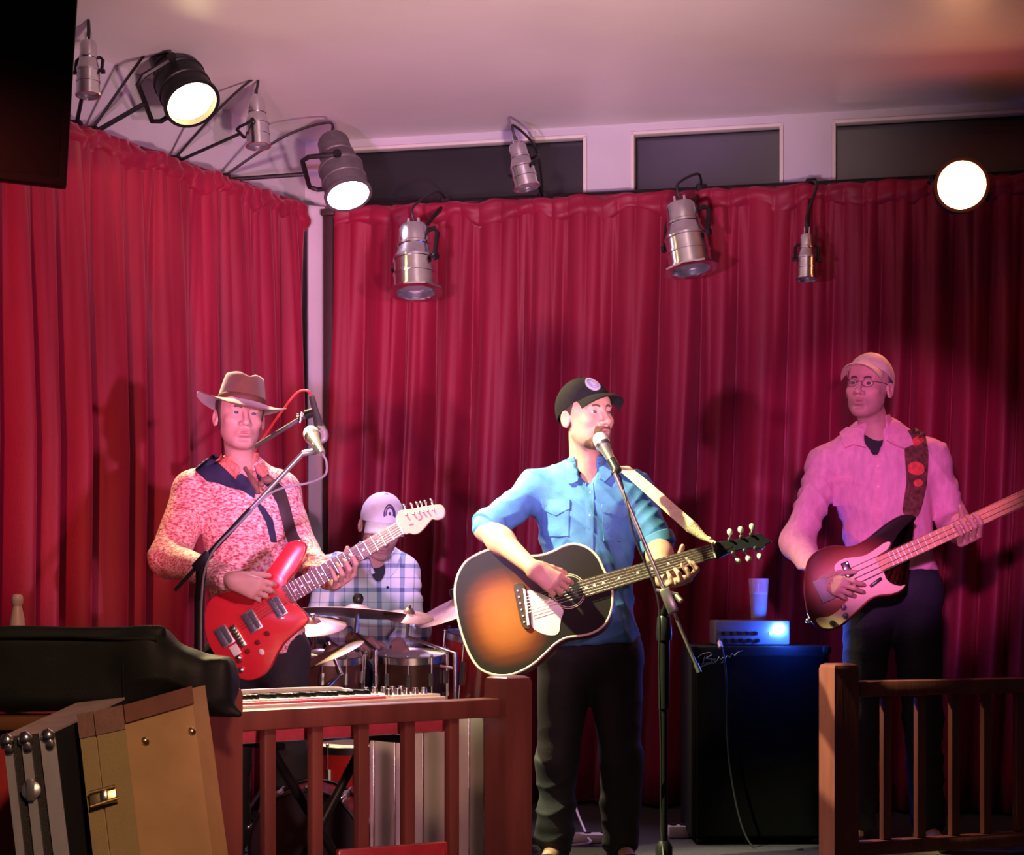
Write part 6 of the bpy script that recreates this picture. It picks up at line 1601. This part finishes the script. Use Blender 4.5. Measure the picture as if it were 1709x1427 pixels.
m_navy = mat('navy_yoke', (0.018, 0.022, 0.065), 0.75, var=0.2, bump=0.2, bscale=400)
tp, _ = torso_prims(J, 0.016, 1.0, 1.0)
hz = W(470, 1092, 6.2)
pr = tp + [cone(J['pelvis'] + V3(0, 0, 0.05), J['pelvis'] - V3(0, 0, 0.08), 0.14, 0.155, 0.06)] + sleeve(J, 'R', 1.90, 0.070, 0.064, 0.044) + sleeve(J, 'L', 1.86, 0.064, 0.058, 0.042)
pr += [half(V3(0, 0, hz[2]), V3(0, 0, -1)), cone(W(404, 745, 6.24), W(410, 792, 6.255), 0.054, 0.028, op='s', k=0.008), ell(W(409, 785, 6.28), (0.026, 0.075, 0.036), op='s', k=0.006), cone(hd[0], J['neck'] + V3(0, 0, 0.03), 0.058, 0.058, op='s', k=0.01)]
shirt = clothes('shirt', pr, m_tweed, th, [J[k] for k in ('neck', 'pelvis', 'shL', 'shR', 'elL', 'elR', 'wrL', 'wrR')], 0.0055, lambda P: wob(P, 0.005, 24, 31) + crease(P, 0.008, 38, (0.5, 0.3, 0.8), 2))
bv = bvh_of(shirt, bd)
decal('yoke', [(321, 781), (338, 766), (356, 757), (375, 776), (392, 797), (402, 790), (414, 797), (428, 815), (424, 832), (405, 819), (383, 814), (362, 806), (346, 804)], bv, m_navy, shirt, 0.004, 6, 6.25)
decal('yoke', [(424, 778), (437, 783), (452, 797), (460, 808), (447, 812), (432, 806)], bv, m_navy, shirt, 0.004, 6, 6.28)
decal('collar', [(361, 766), (372, 762), (386, 768), (399, 777), (400, 786), (394, 802), (380, 787), (368, 776)], bv, m_collar, shirt, 0.012, 5, 6.26)
decal('collar', [(424, 780), (434, 776), (446, 792), (438, 800), (428, 790)], bv, m_collar, shirt, 0.012, 5, 6.30)
collar_band(shirt, hd, J, m_collar, TR, 0.067)
decal('placket', [(424, 834), (440, 846), (455, 868), (462, 905), (452, 905), (444, 872), (432, 850)], bv, m_navy, shirt, 0.003, 6, 6.22)
decal('pocket_flap', [(352, 812), (366, 808), (408, 826), (404, 858), (380, 860), (366, 850)], bv, m_tweed, shirt, 0.006, 6, 6.22)
m_tie = mat('brown_tie', (0.20, 0.085, 0.06), 0.6, var=0.3, vscale=60)
g = MB(); g.tube(spline([W(409, 781, 6.22), W(418, 796, 6.19), W(427, 812, 6.175), W(431, 824, 6.17)], 5, False), [0.008] * 5 + [0.011] * 6 + [0.009] * 5, 10); g.build('neck_tie', m_tie, th)
g = MB(); g.ball(W(446, 801, 6.20), (0.022, 0.010, 0.014), 12); g.ball(W(436, 808, 6.18), (0.012, 0.010, 0.012), 10); g.build('tie_knot', m_tie, th)
trousers(th, J, mat('black_trousers', (0.015, 0.014, 0.016), 0.8, var=0.2, bump=0.2), legfold); shoes(th, J, m_shoe)
eg_o = bpy.data.objects['electric_guitar']
M_ = np.array(eg_o.matrix_world)
def strap_decal(parent, poly, bv_, m, dflt, thick=0.006, name='strap'):
    o = decal(name, poly, bv_, m, None, thick, 7, dflt); o.data.transform(parent.matrix_world.inverted()); o.parent = parent; return o
strap_decal(eg_o, [(440, 795), (455, 800), (474, 816), (485, 850), (497, 893), (505, 905), (484, 912), (474, 880), (462, 840), (452, 822)], bv, mat('dark_strap', (0.045, 0.03, 0.03), 0.6, var=0.2), 6.22)
# ------------------------------------------------------------------ 3. bass player
hd = (W(1449, 645, 6.70), head_frame(-30, 4, 4))
J = dict(neck=W(1462, 725, 6.77), pelvis=W(1492, 975, 6.78), shR=W(1378, 776, 6.78), shL=W(1553, 768, 6.78), elR=W(1332, 905, 6.72), wrR=W(1368, 968, 6.46), elL=W(1592, 872, 6.80), wrL=W(1606, 895, 6.56),
         hipR=W(1450, 1010, 6.78), hipL=W(1528, 1010, 6.78), knR=W(1438, 1200, 6.76), knL=W(1540, 1200, 6.76), anR=W(1432, 1380, 6.80), anL=W(1548, 1380, 6.80), toeR=nrm(V3(-0.35, -1, 0)), toeL=nrm(V3(0.2, -1, 0)))
for s in 'LR': J['an' + s][2] = 0.085
hR = hand_prims(J['wrR'], W(1408, 985, 6.375) - W(1368, 972, 6.44), V3(0.1, 0, 1), V3(0.1, 1, -0.05), [(0.2, 0.6, 0.5), (0.3, 0.7, 0.5), (0.5, 0.9, 0.6), (0.6, 0.9, 0.7)], thumb=(0.85, 0.5, 0.1))
B_ = [W(1634, 893, 6.42), W(1624, 899, 6.42), W(1613, 904, 6.425), W(1603, 908, 6.43)]
Pp = [W(1637, 873, 6.365), W(1627, 879, 6.365), W(1615, 885, 6.365), W(1604, 891, 6.37)]
Tt = [W(1625, 858, 6.375), W(1614, 862, 6.375), W(1603, 868, 6.375), W(1593, 875, 6.378)]
hL = chain_hand(J['wrL'], B_, Pp, Tt, [W(1610, 885, 6.48), W(1606, 862, 6.47), W(1602, 846, 6.44)])
th, bd, TR = make_person('tall man in pale cap and pink shirt playing the bass guitar', V3(J['pelvis'][0], 6.78, 0), J, hd, hR + hL, (0.56, 0.33, 0.27), slim=0.97, stubble=0.35, hscale=0.98,
                         hair=(0.004, [((0, 0.0, 0), (0, 1, -0.2)), ((0, 0, 0.06), (0, 0, 1)), ((0, 0, -0.05), (0, 0.2, -1))], mat('grey_hair', (0.12, 0.09, 0.085), 0.7, var=0.3, vscale=120)))
m_capp = mat('pale_cap', (0.74, 0.60, 0.44), 0.75, var=0.15, vscale=30, bump=0.2, bscale=400); MATS.pop('pale_cap')
m_capp = mat('cream_cap_cloth', (0.74, 0.62, 0.46), 0.75, var=0.15, vscale=30, bump=0.2, bscale=400)
m_capg = mat('grey_brim', (0.50, 0.50, 0.54), 0.75, var=0.1, bump=0.2, bscale=400)
ball_cap(th, hd, m_capp, m_capp, 1.01, 0.16, 0.074, 0.030, 0.052, 0.012, None)
# glasses
m_gl = mat('dark_spectacles', (0.03, 0.025, 0.03), 0.3)
g = MB()
for s in (-1, 1):
    g.tube([(s * 0.031 + 0.021 * math.cos(a), 0.098 - 0.010 * math.cos(a) * s * 0.5, -0.003 + 0.015 * math.sin(a)) for a in np.linspace(0, 2 * math.pi, 20)[:-1]], 0.0011, 6, closed=True)
    g.tube([(s * 0.052, 0.092, 0.004), (s * 0.078, 0.04, 0.006), (s * 0.083, -0.01, 0.004)], 0.0012, 6)
g.tube([(-0.010, 0.104, 0.0), (0, 0.107, 0.003), (0.010, 0.104, 0.0)], 0.0011, 6)
local_obj('spectacles', g.V, g.F, m_gl, hd[0], hd[1], th, 0.98)
m_pink = mat('pink_shirt_cloth', (0.74, 0.36, 0.50), 0.75, var=0.16, vscale=50, bump=0.25, bscale=350, aniso_noise=(1, 1, 0.3)); m_pink2 = mat('pink_shirt_trim', (0.78, 0.36, 0.48), 0.75, var=0.12, vscale=50, bump=0.2, bscale=350)
m_tee = mat('dark_tee', (0.016, 0.016, 0.024), 0.8)
tp, _ = torso_prims(J, 0.016, 1.08, 1.0)
hz = W(1540, 952, 6.65)
pr = tp + sleeve(J, 'R', 1.88, 0.066, 0.062, 0.042) + sleeve(J, 'L', 1.62, 0.066, 0.062, 0.052)
pr += [half(V3(0, 0, hz[2]), V3(0, 0, -1)), cone(W(1459, 690, 6.63), W(1461, 728, 6.635), 0.060, 0.036, op='s', k=0.008), ell(W(1461, 728, 6.66), (0.036, 0.085, 0.050), op='s', k=0.006), ell(W(1463, 744, 6.65), (0.017, 0.075, 0.034), op='s', k=0.006), cone(hd[0], J['neck'] + V3(0, 0, 0.02), 0.06, 0.062, op='s', k=0.01)]
shirt = clothes('shirt', pr, m_pink, th, [J[k] for k in ('neck', 'pelvis', 'shL', 'shR', 'elL', 'elR', 'wrL', 'wrR')], 0.0055, lambda P: wob(P, 0.005, 22, 41) + crease(P, 0.009, 40, (0.5, 0.2, 0.8), 3) + crease(P, 0.005, 60, (-0.7, 0.2, 0.6), 5))
bv = bvh_of(shirt, bd)
tpr, _ = torso_prims(J, 0.004, 1.0, 1.0)
tpr += [half(W(1460, 775, 6.7), V3(0, 0, -1)), cone(hd[0], J['neck'] + V3(0, 0, 0.03), 0.052, 0.054, op='s', k=0.01), half(W(1400, 740, 6.7), V3(-1, 0, 0)), half(W(1525, 740, 6.7), V3(1, 0, 0))]
clothes('tee_shirt', tpr, m_tee, th, [W(1395, 700, 6.6), W(1530, 790, 6.9)], 0.006, None, 0.08)
decal('collar', [(1404, 726), (1416, 716), (1430, 718), (1437, 730), (1444, 748), (1425, 743), (1410, 749)], bv, m_pink2, shirt, 0.012, 5, 6.64)
decal('collar', [(1486, 722), (1496, 714), (1508, 716), (1518, 730), (1522, 744), (1508, 750), (1492, 744), (1479, 736)], bv, m_pink2, shirt, 0.012, 5, 6.64)
collar_band(shirt, hd, J, m_pink2, TR, 0.070)
decal('placket', [(1460, 760), (1470, 760), (1471, 820), (1470, 870), (1460, 875)], bv, m_pink2, shirt, 0.003, 6, 6.62)
for (x, y) in ((1465, 778), (1466, 812), (1466, 845)): button_at(x, y, bv, shirt, m_mother, 0.005)
decal('pocket', [(1388, 798), (1424, 798), (1422, 845), (1390, 843)], bv, m_pink, shirt, 0.004, 7, 6.62); decal('pocket_flap', [(1386, 795), (1425, 795), (1424, 806), (1405, 812), (1388, 805)], bv, m_pink2, shirt, 0.006, 6, 6.62)
trousers(th, J, mat('navy_trousers', (0.014, 0.016, 0.032), 0.8, var=0.2, bump=0.2), legfold); shoes(th, J, m_shoe)
bg_o = bpy.data.objects['bass_guitar']
m_floral = mat('floral_strap', (0.16, 0.06, 0.045), 0.65, var=0.7, vscale=55, bump=0.2)
st_ = strap_decal(bg_o, [(1508, 722), (1526, 716), (1543, 724), (1549, 760), (1545, 810), (1536, 850), (1530, 862), (1508, 858), (1506, 850), (1513, 805), (1510, 760)], bv, m_floral, 6.62)
for poly in ([(1515, 776), (1526, 771), (1538, 776), (1540, 788), (1530, 793), (1516, 789)], [(1524, 803), (1533, 800), (1538, 806), (1533, 812), (1525, 811)], [(1520, 735), (1536, 728), (1540, 738), (1524, 746)]):
    o = decal('strap_flower', spline(poly, 3), bv, mat('red_flower', (0.80, 0.10, 0.08), 0.6, var=0.3, vscale=80), None, 0.0085, 4, 6.62); o.data.transform(bg_o.matrix_world.inverted()); o.parent = st_
# ------------------------------------------------------------------ 4. drummer
hd = (W(637, 878, 7.36), head_frame(12, -24, 6))
J = dict(neck=W(625, 938, 7.50), pelvis=W(628, 1120, 7.62), shR=W(558, 955, 7.48), shL=W(668, 960, 7.50), elR=W(532, 1045, 7.34), wrR=W(590, 1068, 7.12), elL=W(690, 1056, 7.38), wrL=W(662, 1078, 7.14),
         hipR=W(590, 1135, 7.56), hipL=W(664, 1135, 7.56), knR=W(585, 1128, 7.08), knL=W(725, 1112, 7.22), anR=W(585, 1330, 7.10), anL=W(722, 1330, 7.20), toeR=nrm(V3(-0.1, -1, 0)), toeL=nrm(V3(0.3, -1, 0)))
J['pelvis'][2] = 0.67; J['hipR'][2] = J['hipL'][2] = 0.64
for s in 'LR': J['an' + s][2] = 0.085
hR = hand_prims(J['wrR'], V3(0.6, -0.7, -0.1), V3(0, -0.2, 1), V3(0.4, 0.3, -1), (0.9, 1.2, 0.7), thumb=(0.8, 0.5, 0.4), r=0.98)
hL = hand_prims(J['wrL'], V3(0.25, -0.75, -0.35), V3(-0.8, -0.2, 0.5), V3(0.5, 0.3, -0.8), (0.8, 1.2, 0.7), thumb=(0.8, 0.5, 0.4), r=0.98)
th, bd, TR = make_person('seated drummer in white cap and pale blue plaid shirt', V3(J['pelvis'][0], 7.62, 0), J, hd, hR + hL, (0.54, 0.32, 0.26), stubble=0.3,
                         hair=(0.005, [((0, 0.02, 0), (0, 1, -0.2)), ((0, 0, 0.06), (0, 0, 1)), ((0, 0, -0.06), (0, 0.2, -1))], m_hair))
m_capw = mat('white_cap_cloth', (0.66, 0.68, 0.76), 0.75, var=0.08, vscale=40, bump=0.2, bscale=400); m_logo = mat('cap_logo', (0.07, 0.06, 0.13), 0.7, var=0.2)
def patch2(add, oc):
    for r0, r1 in ((0.017, 0.023), (0.0255, 0.032)): disc_patch(add, oc, -0.12, 1.00, r0, r1, m_logo, 'logo_arch', 0.0015, wedge=(-0.5, math.pi + 0.5), sy=1.15)
    disc_patch(add, oc, -0.12, 1.02, 0.0, 0.007, m_logo, 'logo_dot', 0.0015, 14)
ball_cap(th, hd, m_capw, m_capw, 1.05, 0.0, 0.070, 0.020, 0.046, -0.012, patch2)
m_plaid = mat('blue_plaid', (0.6, 0.7, 0.85), 0.75, bump=0.15, bscale=400)
nt, b = nodes(m_plaid); tc = nt.nodes.new('ShaderNodeTexCoord'); sx = nt.nodes.new('ShaderNodeSeparateXYZ'); nt.links.new(tc.outputs['Object'], sx.inputs[0])
def stripes(axis, period, w_, ph):
    f = mathn(nt, 'FRACT', mathn(nt, 'ADD', mathn(nt, 'DIVIDE', sx.outputs[axis], period), ph)); return mathn(nt, 'LESS_THAN', mathn(nt, 'ABSOLUTE', mathn(nt, 'SUBTRACT', f, 0.5)), w_ / period / 2)
st1 = mathn(nt, 'ADD', mathn(nt, 'MULTIPLY', stripes(0, 0.095, 0.020, 0.2), 0.42), mathn(nt, 'MULTIPLY', stripes(2, 0.10, 0.018, 0.55), 0.42))
st2 = mathn(nt, 'ADD', mathn(nt, 'MULTIPLY', stripes(0, 0.095, 0.004, 0.7), 0.35), mathn(nt, 'MULTIPLY', stripes(2, 0.10, 0.004, 0.05), 0.35))
nt.links.new(ramp(nt, mathn(nt, 'ADD', st1, st2), [(0.0, (0.72, 0.80, 0.88)), (0.42, (0.30, 0.40, 0.58)), (0.85, (0.08, 0.12, 0.26))]), b.inputs['Base Color'])
tp, _ = torso_prims(J, 0.022, 1.12, 1.05)
pr = tp + sleeve(J, 'R', 1.80, 0.072, 0.066, 0.048) + sleeve(J, 'L', 1.70, 0.072, 0.066, 0.050) + [cone(J['pelvis'] + V3(0, -0.04, 0.02), J['pelvis'] + V3(0, -0.10, -0.03), 0.14, 0.13, 0.05)]
pr += [half(V3(0, 0, 0.55), V3(0, 0, -1)), cone(W(632, 905, 7.36), W(634, 985, 7.33), 0.062, 0.012, op='s', k=0.012), ell(W(630, 945, 7.38), (0.032, 0.10, 0.075), op='s', k=0.006), cone(hd[0], J['neck'] + V3(0, 0, 0.03), 0.06, 0.066, op='s', k=0.01)]
shirt = clothes('shirt', pr, m_plaid, th, [J[k] for k in ('neck', 'pelvis', 'shL', 'shR', 'elL', 'elR', 'wrL', 'wrR')], 0.006, lambda P: wob(P, 0.005, 22, 51) + crease(P, 0.010, 36, (0.5, 0.2, 0.8), 7))
bv = bvh_of(shirt, bd)
tpr, _ = torso_prims(J, 0.008, 1.0, 1.0)
tpr += [half(W(620, 1010, 7.5), V3(0, 0, -1)), cone(hd[0], J['neck'] + V3(0, 0, 0.02), 0.054, 0.056, op='s', k=0.01), half(W(575, 940, 7.5), V3(-1, 0, 0)), half(W(680, 940, 7.5), V3(1, 0, 0))]
clothes('tee_shirt', tpr, m_tee, th, [W(575, 900, 7.3), W(680, 1010, 7.6)], 0.006, None, 0.08)
decal('collar', [(588, 915), (600, 905), (616, 930), (626, 955), (612, 962), (598, 940)], bv, m_plaid, shirt, 0.012, 5, 7.38)
decal('collar', [(648, 935), (658, 918), (668, 928), (660, 955), (646, 968)], bv, m_plaid, shirt, 0.012, 5, 7.38)
button_at(647, 980, bv, shirt, m_plastic_b, 0.006)
trousers(th, J, mat('blue_jeans', (0.028, 0.035, 0.10), 0.8, var=0.25, bump=0.2), legfold); shoes(th, J, m_shoe)
# drum sticks held by the drummer
m_stick = mat('hickory', (0.72, 0.48, 0.36), 0.5, var=0.1)
def stick(a, b_, label):
    ax = nrm(b_ - a); L = np.linalg.norm(b_ - a); g = MB(); g.lathe([(0.004, 0), (0.0072, 0.006), (0.0072, L * 0.72), (0.0045, L - 0.025), (0.0058, L - 0.016), (0.0055, L - 0.005), (0.001, L)], a, ax, 10)
    o = g.build('drum_stick', m_stick, None, org=a); tag(o, label, 'drum stick', 'drum sticks')
k = J['wrL'] + nrm(V3(0.25, -0.75, -0.35)) * 0.085 + nrm(V3(0.5, 0.3, -0.8)) * 0.02
stick(k + V3(-0.10, 0.04, 0.02), k + V3(0.20, -0.18, -0.03), 'pale drum stick in the hand nearest the red drum')
k = J['wrR'] + nrm(V3(0.6, -0.7, -0.1)) * 0.085 + nrm(V3(0.4, 0.3, -1)) * 0.02
stick(k + V3(-0.02, 0.12, 0.03), k + V3(-0.10, -0.24, -0.05), 'pale drum stick beside the dark tilted cymbal')
